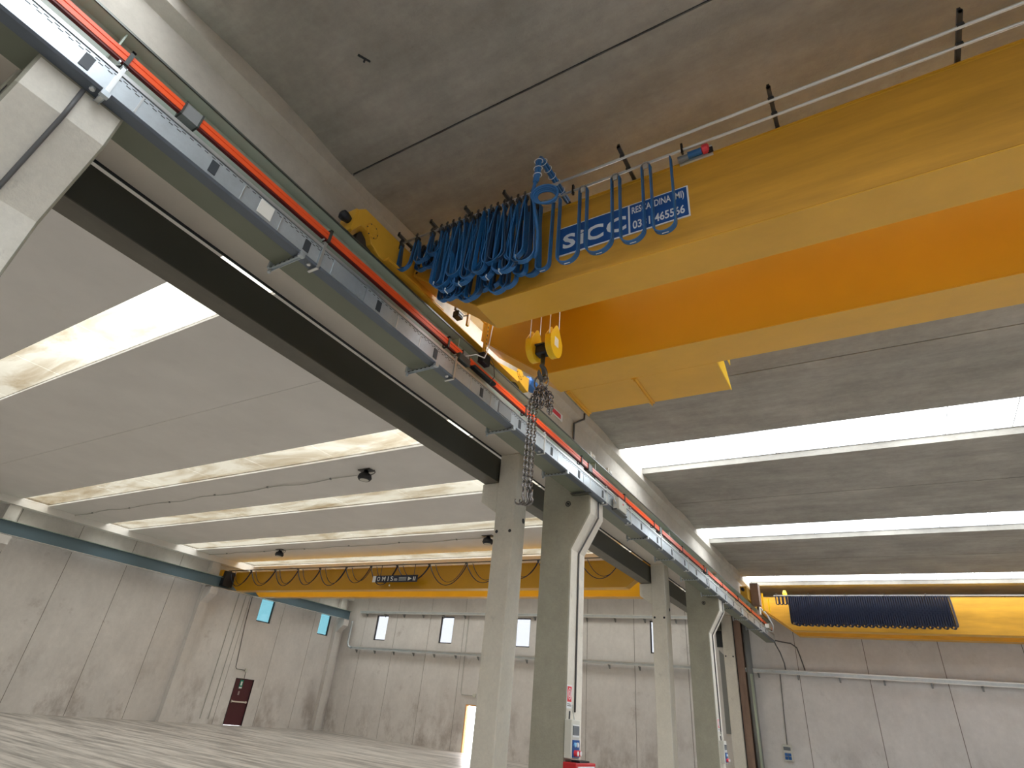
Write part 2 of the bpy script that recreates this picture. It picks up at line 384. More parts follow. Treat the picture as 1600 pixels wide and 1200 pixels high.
# the membrane above must stay open over the skylights: rebuild it as strips
def strips(y0, y1, cs, hw):
    out = []; y = y0
    for c in sorted(cs):
        out.append((y, c - hw)); y = c + hw
    out.append((y, y1)); return out
def remesh(o, mb):
    me = o.data; me.clear_geometry(); me.from_pydata(mb.v, [], mb.f); me.update()
mb = MB()
for a, b in strips(-12.2, 28.5, RSKY, RW2): mb.box(-4.5, 12.2, a, b, 7.276, 7.30)
remesh(ceil, mb)
for a, b in strips(-12.2, 28.3, RSKY, RW2):
    mid = (a + b) / 2; pieces = [(a, mid - .012), (mid + .012, b)] if b - a > 3 else [(a, b)]
    for p0, p1 in pieces:
        W_ = p1 - p0; pr = [(p0, 7.275), (p0, ZC), (p0 + .12 * W_, ZC), (p0 + .3 * W_, ZC + .045), (p0 + .5 * W_, ZC + .06), (p0 + .7 * W_, ZC + .045), (p0 + .88 * W_, ZC), (p1, ZC), (p1, 7.275)]
        obj('roof_slab', MB().prism(pr, 'x', -4.5, 12.0), M['slab'], ceil)
    if len(pieces) > 1: obj('joint_filler', MB().box(-4.5, 12, mid - .012, mid + .012, ZC + .03, 7.27), M['slot'], ceil)
for i, y in enumerate(RSKY):
    s_ = struct('window_%d' % (i + 10), MB().box(-4.5, 12, y - RW2, y - RW2 + .02, 7.30, 7.33).box(-4.5, 12, y + RW2 - .02, y + RW2, 7.30, 7.33), M['galvb'])
    x = -4.5
    while x < 11.9:
        arc = [(y + (-RW2 + .001 + k * (2 * RW2 - .002) / 8), 7.31 + .09 * math.sin(PI * k / 8)) for k in range(9)]
        pr = arc + [(a, b + .008) for a, b in arc[::-1]]
        obj('pane', MB().prism(pr, 'x', x + .006, min(x + 1.03, 12) - .006), M['paneR'], s_)
        x += 1.03
    rib = MB(); x = -4.5 + 1.03
    while x < 11.9:
        rib.box(x - .006, x + .006, y - RW2, y + RW2, 7.298, 7.308); x += 1.03
    obj('glazing_bar', rib, M['conduit'], s_)
# roof of the left bay
ce2 = struct('ceiling', MB(), M['white'])
mb = MB()
for a, b in strips(-12.2, 28.5, LSKY, LW2): mb.box(-29.1, -6.1, a, b, 7.214, 7.24)
remesh(ce2, mb)
for a, b in strips(-12.2, 28.3, LSKY, LW2):
    pieces = [(a, b)] if b - a < 3.5 else [(a, (a + b) / 2 - .006), ((a + b) / 2 + .006, b)]
    for p0, p1 in pieces: obj('roof_slab', MB().box(-28.9, -6.1, p0, p1, ZC, 7.213), M['white'], ce2)
    if len(pieces) > 1: obj('joint_filler', MB().box(-28.9, -6.1, pieces[0][1], pieces[1][0], ZC + .02, 7.21), M['slot'], ce2)
for i, y in enumerate(LSKY):
    s_ = struct('window_%d' % (i + 20), MB().box(-28.9, -28.5, y - LW2, y + LW2, ZC, 7.213).box(-6.4, -6.1, y - LW2, y + LW2, ZC, 7.213), M['white'])
    x = -28.5
    while x < -6.5:
        x1 = min(x + 2.76, -6.4)
        obj('pane', MB().box(x + .003, x1 - .003, y - LW2 + .001, y + LW2 - .001, 7.205, 7.212), M['paneL'], s_); x += 2.76
# closing slab between the two bays
struct('trim_1', MB().box(-6.1, -4.5, -12.2, 28.5, 7.301, 7.34), M['cream'])

# main concrete beams on the column heads
bR = tag(obj('roof_beam', MB().prism([(-5.08, 6.36), (-4.62, 6.36), (-4.62, 6.91), (-4.5, 7.0), (-4.5, 7.155), (-4.5, 7.30), (-5.2, 7.30), (-5.2, 7.0), (-5.08, 6.91)], 'y', -12, 28.3), M['beamgrey'], loc=(-4.8, 8, 6.36)),
         'raw grey concrete roof beam running above the green crane girder', 'beam', kind='thing')
bL = tag(obj('roof_beam', MB().prism([(-6.215, 6.335), (-5.775, 6.335), (-5.775, 7.30), (-6.1, 7.30), (-6.1, 7.155), (-6.215, 7.155)], 'y', -12, 28.3), M['cream'], loc=(-6, 8, 6.335)),
         'cream painted concrete roof beam above the pale columns and dark crane girder', 'beam', kind='thing')
obj('shadow_gap_strip', MB().box(-6.232, -6.216, -12, 28.3, 6.303, 6.34), M['slot'], bL)  # dark strip painted in for the shadow gap below the beam edge
bW = tag(obj('roof_beam', MB().box(-28.9, -28.5, -12, 28.3, 6.9, 7.155), M['white'], loc=(-28.7, 8, 6.9)), 'white roof edge beam along the top of the left wall', 'beam', kind='thing')

# ------------------------------------------------------------------ columns
def pale_column(y, label, corbel=True):
    t = thing('concrete_column', label, 'column', (-6.0, y, 0), 'pale columns under the cream roof beam')
    s_ = obj('shaft', MB().box(-6.215, -5.775, y, y + .45, 0, 6.335), M['colpaint'], t, bevel=.018)
    if corbel: obj('corbel', MB().prism([(-6.216, 5.12), (-6.60, 5.37), (-6.60, 5.745), (-6.216, 5.745)], 'y', y + .02, y + .43), M['colpaint'], t, bevel=.01)
    for hx in (-6.14, -5.845):
        obj('bolt_hole', MB().lathe((hx, y - .004, 4.745), [(.032, 0), (.032, .02)], 'y', 12), M['slot'], t)
    obj('bolt_hole', MB().lathe((-5.785, y + .36, 5.03), [(.05, 0), (.05, .014)], 'x', 12), M['slot'], t)
    return t
def grey_column(y, label):
    t = thing('concrete_column', label, 'column', (-4.85, y, 0), 'grey columns carrying the green crane girder')
    prof = [(-5.15, 0), (-4.55, 0), (-4.55, 4.36), (-4.195, 4.98), (-4.195, 5.318), (-4.56, 5.318), (-4.56, 6.355), (-5.15, 6.355)]
    obj('shaft', MB().prism(prof, 'y', y, y + .6), M['colgrey'], t, bevel=.015)
    obj('socket_ring', MB().lathe((-4.63, y - .006, 5.17), [(.055, .03), (.055, 0), (.034, 0), (.034, .03)], 'y', 16), M['steeldk'], t)
    obj('bolt_hole', MB().lathe((-4.63, y - .007, 5.17), [(.022, 0), (.022, .02)], 'y', 10), M['black'], t)
    # pale conduit following the right face: up, along the haunch, up again
    cn = MB(); yy = y + .30
    def P(x, z): return (x + .02, yy, z)
    cn.tube([P(-4.55, 1.9), P(-4.55, 4.34), P(-4.18, 4.96), P(-4.18, 5.25)], .016, 8)
    obj('conduit', cn, M['conduitd'], t, smooth=True)
    lit_face = MB()   # right face of shaft and haunch, its brighter light put into a paler colour
    pts = [(-4.549, .02), (-4.549, 4.36), (-4.1945, 4.98), (-4.1945, 5.27)]
    for (xa, za), (xb, zb) in zip(pts, pts[1:]):
        lit_face.add([(xa, y + .02, za), (xa, y + .58, za), (xb, y + .58, zb), (xb, y + .02, zb), (xa + .004, y + .02, za), (xa + .004, y + .58, za), (xb + .004, y + .58, zb), (xb + .004, y + .02, zb)],
                 [(4, 5, 6, 7), (0, 3, 2, 1), (0, 1, 5, 4), (1, 2, 6, 5), (2, 3, 7, 6), (3, 0, 4, 7)])
    tag(obj('lit_face_coat', lit_face, M['colpaint'], t), 'right face with its brighter light painted on')
    return t
pale_column(9.45, 'tall pale concrete column nearest the hook, holding the dark girder on its left corbel')
pale_column(18.8, 'farther pale concrete column in front of the back wall, beside the bright window strip')
pale_column(.1, 'pale concrete column nearest the camera, hidden behind the nearest grey haunched column')
pale_column(27.85, 'pale concrete column standing against the back wall beside brown cladding', corbel=False)
grey_column(9.45, 'grey concrete column with haunched head, red box and socket panel on its side')
grey_column(18.8, 'farther grey concrete column with bent white conduit face and small socket box')
grey_column(.1, 'grey haunched concrete column nearest the camera, at the upper left picture edge')
# wall column in the corner carrying the left runway
for y, lb in ((27.4, 'pale wall column in the far left corner under the left runway girder'), (18.1, 'pale wall column on the left wall beside the maroon door, at picture edge'), (8.8, 'pale wall column on the left wall farthest from the back corner')):
    t = thing('wall_column', lb, 'column', (-28.7, y, 0))
    obj('shaft', MB().box(-28.895, -28.62, y, y + .45, 0, 6.89), M['wall'], t)
    obj('corbel', MB().prism([(-28.619, 5.0), (-28.12, 5.4), (-28.12, 5.72), (-28.619, 5.72)], 'y', y + .02, y + .43), M['wall'], t)

# ------------------------------------------------------------------ crane girders (runways)
def ibeam(x, y0, y1, z0, z1, hw=.15, tf=.018, tw=.012):
    return MB().box(x - hw, x + hw, y0, y1, z0, z0 + tf), MB().box(x - tw / 2, x + tw / 2, y0, y1, z0 + tf, z1 - tf), MB().box(x - hw, x + hw, y0, y1, z1 - tf, z1)
t = thing('crane_girder', 'sage green steel crane girder with orange conductor rail and cable tray on its side', 'girder', (-4.35, 9.5, 5.32))
a, b, c = ibeam(-4.35, -11.9, 27.9, 5.32, 6.07)
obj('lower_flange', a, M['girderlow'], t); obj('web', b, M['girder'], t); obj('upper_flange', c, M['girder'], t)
for y in (.4, 5.1, 9.75, 14.4, 19.1, 23.7): obj('stiffener', MB().box(-4.343, -4.23, y, y + .012, 5.34, 6.05), M['girder'], t)
obj('running_rail', MB().box(-4.375, -4.325, -11.9, 27.9, 6.07, 6.12), M['rail'], t)
obj('rail_edge', MB().box(-4.21, -4.197, -11.9, 27.9, 6.052, 6.074), M['rail'], t)
t = thing('crane_girder', 'dark olive steel box girder resting on the pale columns\' left corbels', 'girder', (-6.4, 9.5, 5.75))
obj('girder_body', MB().box(-6.56, -6.235, -11.9, 28.2, 5.765, 6.262), M['darkbeam'], t)
obj('lower_flange', MB().box(-6.565, -6.23, -11.9, 28.2, 5.75, 5.764), mat('olive_underside', (.13, .12, .095), .5, var=.1, streak=.2, streakdir=(1, .3, 1)), t)
obj('running_rail', MB().box(-6.42, -6.38, -11.9, 28.2, 6.262, 6.285), M['rail'], t)
t = thing('crane_girder', 'blue grey steel crane girder with bright lower edge along the left wall', 'girder', (-28.3, 9.5, 5.75))
a, b, c = ibeam(-28.3, -11.9, 27.95, 5.74, 6.25, .15)
obj('lower_flange', a, M['galvb'], t); obj('web', b, mat('blue_grey_girder_paint', (.12, .19, .24), .4), t); obj('upper_flange', c, M['girder'], t)  # lower flange: its highlight is put into a bright metal colour
t = thing('crane_girder', 'green steel crane girder on the far right side of the hall, outside the picture', 'girder', (11.6, 9.5, 5.32))
a, b, c = ibeam(11.5, -11.9, 27.9, 5.32, 6.07)
obj('lower_flange', a, M['girder'], t); obj('web', b, M['girder'], t); obj('upper_flange', c, M['girder'], t)
for y, q_ in ((.1, 'nearest the photographer'), (9.45, 'second from the photographer'), (18.8, 'third from the photographer'), (27.6, 'in the far right corner')):
    t = thing('concrete_column', 'grey concrete column along the right wall, ' + q_, 'column', (11.7, y, 0), 'grey columns along the right wall')
    obj('shaft', MB().prism([(11.995, 0), (11.995, 7.155), (11.7, 7.155), (11.7, 5.318), (11.3, 5.318), (11.3, 4.98), (11.6, 4.4), (11.6, 0)], 'y', y, y + .6), M['colgrey'], t)

# conductor rail
t = thing('conductor_rail', 'bright orange conductor rail clipped along the green girder web', 'conductor rail', (-4.18, 9.5, 5.72))
obj('housing', MB().prism([(-4.195, 5.735), (-4.195, 5.825), (-4.185, 5.835), (-4.165, 5.835), (-4.15, 5.825), (-4.15, 5.79), (-4.157, 5.787), (-4.157, 5.782), (-4.15, 5.779), (-4.15, 5.735)], 'y', -11.8, 27.6), M['orange'], t)
tag(obj('shaded_underside', MB().box(-4.19, -4.155, -11.8, 27.6, 5.715, 5.7345), M['orangedk'], t), 'underside with its shade painted dark red')  # shade under the rail put in as a dark red strip
hy = [-1.6, .5, 2.66, 4.8, 6.87, 8.95, 11.08, 12.93, 15.14, 17.2, 19.3, 21.4, 23.5, 25.6]
for y in hy:
    k = MB().box(-4.343, -4.14, y - .012, y + .012, 5.70, 5.712)
    k.box(-4.148, -4.136, y - .015, y + .015, 5.70, 5.86).box(-4.19, -4.136, y - .015, y + .015, 5.838, 5.862)
    k.box(-4.236, -4.226, y - .012, y + .012, 5.70, 5.85)
    k.tube([(-4.34, y - .12, 5.60), (-4.25, y - .07, 5.66), (-4.2, y - .01, 5.705)], .008, 6)
    obj('hanger_clip', k, M['clip'], t)
for y in (1.05, 5.2, 9.33, 13.4, 17.5):
    k = MB().box(-4.232, -4.143, y - .07, y + .07, 5.705, 5.842)
    j = obj('joint_cover', k, M['clipg'], t)
    obj('strap', MB().box(-4.236, -4.138, y - .085, y - .07, 5.70, 5.85), M['clip'], j); obj('strap', MB().box(-4.236, -4.138, y + .07, y + .085, 5.70, 5.85), M['clip'], j)

# cable tray
tt = thing('cable_tray', 'galvanised cable trunking with bolted covers hung beside the green girder', 'cable tray', (-4.12, 9.5, 5.3))
obj('tray_body', MB().box(-4.19, -4.095, -11.8, 27.4, 5.30, 5.53), M['galv'], tt)
TZ0, TZ1 = 5.30, 5.545
ys = [-11.8, -9.7, -7.6, -5.5, -3.4, -1.5, .5, 2.57, 3.24, 4.9, 6.05, 8.9, 10.3, 11.2, 13.19, 15.3, 17.33, 19.43, 21.6, 24.8, 27.4]
for a_, b_ in zip(ys, ys[1:]):
    obj('cover', MB().box(-4.0945, -4.080, a_ + .008, b_ - .008, TZ0 + .012, TZ1 - .03), M['galv'], tt)
obj('upper_lip', MB().box(-4.095, -4.072, -11.8, 27.4, TZ1 - .022, TZ1 + .012), M['galvb'], tt)
obj('lower_lip', MB().prism([(-4.19, TZ0 - .012), (-4.085, TZ0 - .012), (-4.068, TZ0 + .004), (-4.075, TZ0 + .014), (-4.19, TZ0 - .004)], 'y', -11.8, 27.4), mat('blue_grey_galvanised_edge', (.13, .155, .19), .45, .3), tt)
sl = MB(); y = -1.0
while y < 26:
    sl.box(-4.0795, -4.0785, y, y + .035, TZ1 - .052, TZ1 - .045)
    if not int(y * 1.0) % 2: sl.box(-4.0795, -4.0785, y + .03, y + .065, TZ1 - .070, TZ1 - .063)
    y += .07
tag(obj('perforations', sl, M['slot'], tt), kind='stuff')
for i in range(25):
    y = .31 + 1.05 * i
    obj('charcoal_plate', MB().box(-4.0798, -4.074, y - .035, y + .035, 5.345, 5.475), M['labelplate'], tt)
for y in (.7, 1.66, 2.08, 3.0, 3.78, 4.2, 5.3, 5.8, 6.3, 7.0, 7.9, 9.2, 10.0, 11.8, 12.3, 14.0, 14.6, 16.0, 17.8):
    obj('cover_seam', MB().box(-4.0798, -4.0755, y - .007, y + .007, 5.325, 5.50), M['galvb'], tt)
for y in (.5, 2.59, 4.91, 7.4, 9.93, 11.21, 13.19, 15.3, 17.33, 19.43, 21.6, 24.8):
    k = MB().box(-4.078, -4.062, y - .014, y + .014, 5.27, 5.60).box(-4.2, -4.062, y - .014, y + .014, 5.262, 5.276).box(-4.14, -4.062, y - .02, y + .02, 5.59, 5.602)
    k.lathe((-4.075, y - .05, 5.60), [(.009, 0), (.009, .03)], 'x', 6).lathe((-4.12, y - .07, 5.27), [(.02, 0), (.02, .03)], 'z', 8)
    obj('clamp', k, M['galvb'], tt)
for y in (.5, 2.39, 4.56, 6.45, 8.25, 12.23, 14.07, 16.19, 18.2, 20.2, 22.2, 24.2):
    k = MB().box(-4.53, -4.10, y - .02, y + .02, 5.270, 5.276).box(-4.53, -4.10, y - .02, y - .016, 5.25, 5.276).box(-4.53, -4.10, y + .016, y + .02, 5.25, 5.276)
    k.box(-4.545, -4.515, y - .03, y + .03, 5.262, 5.345).box(-4.10, -4.06, y - .03, y + .03, 5.255, 5.30)
    k.lathe((-4.53, y, 5.22), [(.018, 0), (.018, .03), (.008, .03), (.008, .05)], 'z', 8)
    br = obj('bracket_arm', k, M['galv'], tt)
    p = MB()
    for q in range(6): p.box(-4.50 + q * .065, -4.475 + q * .065, y - .021, y - .0195, 5.257, 5.268)
    obj('perforation', p, M['slot'], br)
for y in (9.28, 9.95, 18.9, 19.3):
    obj('bracket_arm', MB().box(-4.5, -4.1, y - .02, y + .02, 5.28, 5.30), M['clip'], tt)
tag(obj('sticker', MB().box(-4.0798, -4.0735, 1.83, 1.98, 5.345, 5.50), M['sticker'], tt), 'white paper sticker')
tag(obj('cover_panel', MB().box(-4.0798, -4.070, 2.75, 3.15, 5.325, 5.50).box(-4.07, -4.067, 2.79, 2.82, 5.46, 5.48).box(-4.07, -4.067, 3.08, 3.11, 5.46, 5.48).box(-4.07, -4.067, 3.08, 3.11, 5.34, 5.36), M['galv'], tt), 'screwed inspection plate')
obj('cover_panel', MB().box(-4.0798, -4.070, 6.0, 6.35, 5.33, 5.50), M['clipg'], tt)
jb = thing('junction_box', 'small grey junction box fixed across the cable tray past the grey column', 'junction box', (-4.04, 10.5, 5.3))
obj('case', MB().box(-4.06, -3.94, 10.22, 10.62, 5.27, 5.50), M['plastic'], jb, bevel=.008)
obj('base_plate', MB().box(-4.06, -3.96, 10.15, 10.7, 5.235, 5.265), M['clip'], jb)
obj('cable', MB().tube([(-4.07, 9.85, 5.52), (-4.02, 9.95, 5.53), (-3.99, 10.05, 5.49), (-3.99, 10.12, 5.42), (-4.0, 10.22, 5.38)], .012, 8), M['tie'], jb, smooth=True)
obj('indicator', MB().box(-3.942, -3.936, 10.42, 10.46, 5.40, 5.43), M['redsign'], jb)

# ------------------------------------------------------------------ right bay cranes
def carriage(t, x0, x1, y0, y1, z0, z1, zl, gy0, gy1, side):
    """end truck: tall wheel housings at both ends, a low connecting beam between the girders"""
    prof = [(y0, z0 - .01), (y0 + .10, z0 + .18), (y0 + .19, z0 + .18), (y0 + .27, z0 + .135), (y0 + .31, z0 + .06), (y0 + .38, z0 + .05), (y0 + .47, z0), (y1 - .5, z0), (y1 - .3, z0 + .10), (y1 - .05, z0 + .05), (y1, z0 + .05),
            (y1, z1 - .13), (gy1, zl), (gy0 + .5, zl), (gy0 + .5, z1), (y0 + .10, z1), (y0, z1 - .1)]
    obj('end_carriage', MB().prism(prof, 'y' if False else 'x', x0, x1), M['yellow'], t, bevel=.006)
    for yc in (y0 + .27, y1 - .3):
        wh = obj('wheel', MB().lathe(((x0 + x1) / 2 - .035, yc, z0 + .08), [(.135, 0), (.135, .012), (.115, .014), (.115, .056), (.135, .058), (.135, .07)], 'x', 28), M['steeldk'], t)
        obj('hub', MB().lathe((x1 if side > 0 else x0 - .01, yc, z0 + .23), [(.075, 0), (.085, .008), (.05, .008), (.05, .016), (.02, .018)], 'x', 20), M['yellow'], wh)
        obj('hub_ring', MB().lathe((x1 if side > 0 else x0 - .01, yc, z0 + .23), [(.10, 0), (.10, .003)], 'x', 24), M['yellowdk'], wh)
        for a_ in range(6):
            obj('bolt_head', MB().lathe((x1, yc + .085 * math.cos(a_ * PI / 3), z0 + .23 + .085 * math.sin(a_ * PI / 3)), [(.008, 0), (.008, .012)], 'x', 6), M['steeldk'], wh)
def girder(t, y0, y1, z0, z1, xl, xr, xc, name='girder', webm='yellowdk'):
    """box girder with chamfered left and right ends; web, flanges"""
    zc = 6.30 if z0 < 5.6 else z0 + .35
    prof = [(xl, zc), (xc, z0), (xr - (xc - xl), z0), (xr, zc), (xr, z1), (xl, z1)]
    g = obj(name, MB().prism(prof, 'y', y0, y1), M['yellow'], t)
    e = .004
    obj('web_plate', MB().prism([(xl + .02, zc + .01), (xc + .005, z0 + .012), (xr - (xc - xl) - .005, z0 + .012), (xr - .02, zc + .01), (xr - .02, z1 - .03), (xl + .02, z1 - .03)], 'y', y0 - e, y0), M[webm], g)
    obj('top_flange', MB().box(xl, xr, y0 - .008, y1 + .03, z1, z1 + .015), M['yellow'], g)
    return g
def festoon_loop(xa, xb, zb, y, ztop=6.54, wd=.05, dx=0, bulge=.10, n=14):
    """teardrop hanging loop of flat cable in the XZ plane"""
    pts = []; cx_ = (xa + xb) / 2; half = abs(xb - xa) / 2; H_ = ztop - zb
    for i in range(n * 2 + 1):
        s_ = -1 + i / n
        a_ = abs(s_)
        if a_ > .42:     # legs
            q = (a_ - .42) / .58; z = zb + bulge + (H_ - bulge) * q
            x = math.copysign(half * q + bulge * max(0, 1 - q) ** .7 if half < bulge else half + (bulge - half) * (1 - q), s_)
        else:
            th = s_ / .42 * PI / 2; z = zb + bulge - bulge * math.cos(th); x = bulge * math.sin(th)
        pts.append((cx_ + x + dx * (1 - abs(s_)), y, z))
    return pts
cr = thing('overhead_crane', 'yellow double-girder overhead crane overhead, with blue festoon cables and company sign', 'crane', (-4.3, 5, 6.12))
carriage(cr, -4.47, -4.24, 2.95, 7.05, 6.16, 6.60, 6.24, 4.0, 6.08, 1)
obj('carriage_flange', MB().box(-4.24, -4.17, 3.5, 4.62, 6.17, 6.19).box(-4.24, -4.175, 3.5, 6.6, 6.155, 6.168), M['yellow'], cr)
bpf = obj('buffer', MB().lathe((-4.31, 2.945, 6.33), [(.03, 0), (.045, -.02), (.062, -.09), (.06, -.13), (.03, -.15)], 'y', 16), M['black'], cr, smooth=True)
obj('buffer_plate', MB().box(-4.46, -4.235, 2.925, 2.949, 6.17, 6.49), M['yellow'], cr)
tag(obj('drive_motor', MB().lathe((-4.3, 7.06, 6.44), [(.06, 0), (.10, .02), (.10, .26), (.07, .28), (.07, .32)], 'y', 8), M['bluebox'], cr), 'blue travel motor')
g1 = girder(cr, 4.0, 4.46, 5.5, 6.56, -4.22, 11.3, -3.15)
g2 = girder(cr, 5.58, 6.08, 5.5, 6.64, -4.22, 11.3, -3.15, webm='orangeY')  # second web's shade is painted in as a deeper orange
obj('end_carriage', MB().box(11.4, 11.6, 2.95, 7.05, 6.16, 6.6), M['yellow'], cr)
for hz, hx in ((6.42, -4.17), (6.33, -4.17), (6.43, -4.05), (6.36, -4.1)):
    obj('bolt_hole', MB().lathe((hx, 3.992, hz), [(.018, 0), (.018, .01)], 'y', 8), M['slot'], cr)
# walkway beyond the second girder
wk = obj('walkway_plate', MB().box(-3.05, -1.12, 6.085, 6.78, 5.50, 5.508), M['yellow'], cr)
obj('walkway_edge', MB().box(-3.05, -1.12, 6.77, 6.78, 5.508, 5.56), M['yellow'], wk)
for x in (-3.05, -2.13):
    obj('angle_rib', MB().box(x - .035, x + .035, 6.085, 6.80, 5.488, 5.499).box(x - .006, x + .006, 6.085, 6.80, 5.455, 5.488), M['yellow'], wk)
tag(obj('gusset', MB().prism([(6.085, 5.50), (6.80, 5.50), (6.80, 5.52), (6.085, 6.1)], 'x', -1.12, -1.11).prism([(6.085, 5.50), (6.2, 5.50), (6.2, 5.8), (6.085, 5.8)], 'x', -1.0, -.99), M['brightY'], wk), 'triangular gusset with its bright light painted on')  # light falling on the gusset is put into a brighter yellow
# festoon rails on outrigger arms
for yy, nm in ((3.70, 'outer'), (3.87, 'inner')):
    obj('festoon_rail', MB().tube([(-4.3, yy, 6.605), (5.5, yy, 6.605)], .015, 10), M['steel'], cr, smooth=True)
for x in (-4.2, -3.7, -3.2, -2.68, -1.345, .04, 1.4, 2.8, 4.2):
    obj('outrigger_arm', MB().box(x - .018, x + .018, 3.585, 4.2, 6.63, 6.66).box(x - .018, x + .018, 4.05, 4.2, 6.575, 6.63).box(x - .012, x + .012, 3.585, 3.60, 6.63, 6.685).box(x - .025, x + .025, 3.68, 3.72, 6.60, 6.63).box(x - .025, x + .025, 3.85, 3.89, 6.60, 6.63), M['steeldk'], cr)
for x in (-1.97, -.80): obj('end_stop', MB().box(x - .01, x + .01, 3.855, 3.885, 6.55, 6.69), M['black'], cr)
tx = obj('terminal_box', MB().box(-.86, -.54, 3.975, 3.998, 6.53, 6.66), M['plastic'], cr)
obj('cable_gland', MB().lathe((-.86, 3.94, 6.56), [(.035, 0), (.03, .10)], 'x', 12), M['clipg'], tx)
obj('plug_body', MB().lathe((-.76, 3.93, 6.565), [(.035, 0), (.035, .13)], 'x', 12), M['blue'], tx)
obj('plug_collar', MB().lathe((-.63, 3.93, 6.575), [(.03, 0), (.048, .01), (.048, .06), (.03, .07)], 'x', 14), M['redsign'], tx)
obj('relay', MB().box(-.58, -.53, 3.93, 3.958, 6.53, 6.58), M['black'], tx)

# festoon cables of the near crane
fo = thing('festoon_cable', 'bunched blue flat festoon cables hanging from the outer rail of the near crane', 'festoon cable', (-3.2, 3.70, 6.55))
rnd = random.Random(3)
xs = [-4.23, -3.97, -3.74] + [-3.60 + .088 * i for i in range(15)]
for i, x in enumerate(xs):
    obj('trolley', MB().box(x - .028, x + .028, 3.675, 3.725, 6.545, 6.583).box(x - .01, x + .01, 3.67, 3.68, 6.50, 6.64).lathe((x, 3.66, 6.60), [(.012, 0), (.012, .02)], 'y', 8), M['steeldk'], fo)
for i in range(len(xs) - 1):
    xa, xb = xs[i] + .012, xs[i + 1] - .012
    short = i < 3
    zb = {0: 6.13, 1: 6.18, 2: 6.2}.get(i, 5.56 + rnd.uniform(-.05, .10) + (.0 if i % 3 else .13))
    y = 3.70 + rnd.uniform(-.03, .03)
    for q in range(2):
        pts = festoon_loop(xa, xb, zb + q * .022, y + (.006 if q else 0), 6.555, dx=rnd.uniform(-.05, .05), bulge=(.10 if short else rnd.uniform(.075, .13)) - q * .016)
        obj('cable_loop', MB().ribbon(pts, (rnd.uniform(-.35, .35), 1, 0), .052, .011), M['blue'] if (q == 0 or i % 2) else M['blued'], fo, smooth=False)
    if not short and i % 2:
        obj('cable_tie', MB().box((xa + xb) / 2 - .004, (xa + xb) / 2 + .004, y - .03, y + .03, zb - .008, zb + .035), M['tie'], fo)
fi = thing('festoon_cable', 'blue flat festoon cables on the inner rail, last loops spread across the sign', 'festoon cable', (-2.2, 3.87, 6.55))
xs = [-4.0 + .10 * i for i in range(4)] + [-3.55 + .105 * i for i in range(12)] + [-2.16, -1.845, -1.485, -1.165]
for x in xs:
    obj('trolley', MB().box(x - .028, x + .028, 3.845, 3.895, 6.545, 6.583).box(x - .022, x + .022, 3.84, 3.845, 6.50, 6.60), M['steel'] if x > -2.3 else M['steeldk'], fi)
for x in xs[-5:]:
    arch = [(x + .042 * math.cos(PI * q / 8), 3.87, 6.545 + .035 * math.sin(PI * q / 8)) for q in range(9)]
    obj('saddle', MB().ribbon(arch, (0, 1, 0), .06, .012), M['clipg'], fi)
xs.append(-.875)
for i in range(len(xs) - 1):
    wide = xs[i] > -2.4; last = i == len(xs) - 2
    xa, xb = xs[i] + (.042 if wide else .012), xs[i + 1] - (.042 if wide else .012)
    zb = 5.60 + (rnd.uniform(-.16, .02) if not wide else 0) ; y = 3.87 + (rnd.uniform(-.03, .03) if not wide else 0)
    if xs[i] < -3.6: zb = 6.2
    bl = (xb - xa) / 2 if wide else rnd.uniform(.07, .12)
    pts = festoon_loop(xa, xb, zb, y, 6.56, bulge=bl, dx=0 if wide else rnd.uniform(-.06, .04))
    obj('cable_loop', MB().ribbon(pts, (.25 if not wide else .05, 1, 0), .055, .013), M['blue'], fi)
    pts2 = festoon_loop(xa, xb, zb + .02, y, 6.56, bulge=bl - .014, dx=0)
    if not wide: obj('cable_loop', MB().ribbon(pts2, (-.1, 1, 0), .05, .01), M['blued'], fi)
    else: obj('cable_tie', MB().box((xa + xb) / 2 - .03, (xa + xb) / 2 + .03, y - .004, y + .004, zb - .009, zb - .0066), M['tie'], fi)
# cable arm: bundle tied along an outrigger, dropping at its tip, with a coil
ca = thing('cable_outrigger', 'outrigger arm with blue cables zip-tied along it and a coil hanging at its tip', 'cable arm', (-2.1, 3.7, 6.6))
obj('arm_tube', MB().box(-2.12, -2.085, 3.36, 4.25, 6.635, 6.668), M['steeldk'], ca)
b_ = MB()
for ox, oz in ((-.018, 0), (.018, 0), (0, .03), (0, -.03)):
    b_.tube([(-2.1 + ox, 4.0, 6.64 + oz), (-2.1 + ox, 3.7, 6.65 + oz), (-2.1 + ox, 3.42, 6.65 + oz), (-2.1 + ox, 3.355, 6.63 + oz * .6), (-2.1 + ox, 3.33, 6.56), (-2.105 + ox, 3.335 + oz * .4, 6.40), (-2.12 + ox, 3.34 + oz * .4, 6.28)], .017, 8)
tag(obj('cable_bundle', b_, M['blue'], ca, smooth=True), 'blue cable bundle')
for y in (3.42, 3.52, 3.62, 3.72, 3.84): obj('cable_tie', MB().tube([(-2.1 + .043 * math.cos(q * PI / 6), y, 6.648 + .052 * math.sin(q * PI / 6)) for q in range(12)], .004, 4, closed=True), M['tie'], ca)
for z in (6.57, 6.46, 6.36): obj('cable_tie', MB().tube([(-2.105 + .045 * math.cos(q * PI / 6), 3.335 + .035 * math.sin(q * PI / 6), z) for q in range(12)], .004, 4, closed=True), M['tie'], ca)
cl = MB()
for k in range(4):
    R_ = .125 - .012 * k
    cl.tube([(-2.03 + R_ * math.cos(2 * PI * q / 24) * 1.0, 3.38 + .015 * k + .04 * math.cos(2 * PI * q / 24), 6.10 + R_ * math.sin(2 * PI * q / 24)) for q in range(24)], .012, 6, closed=True)
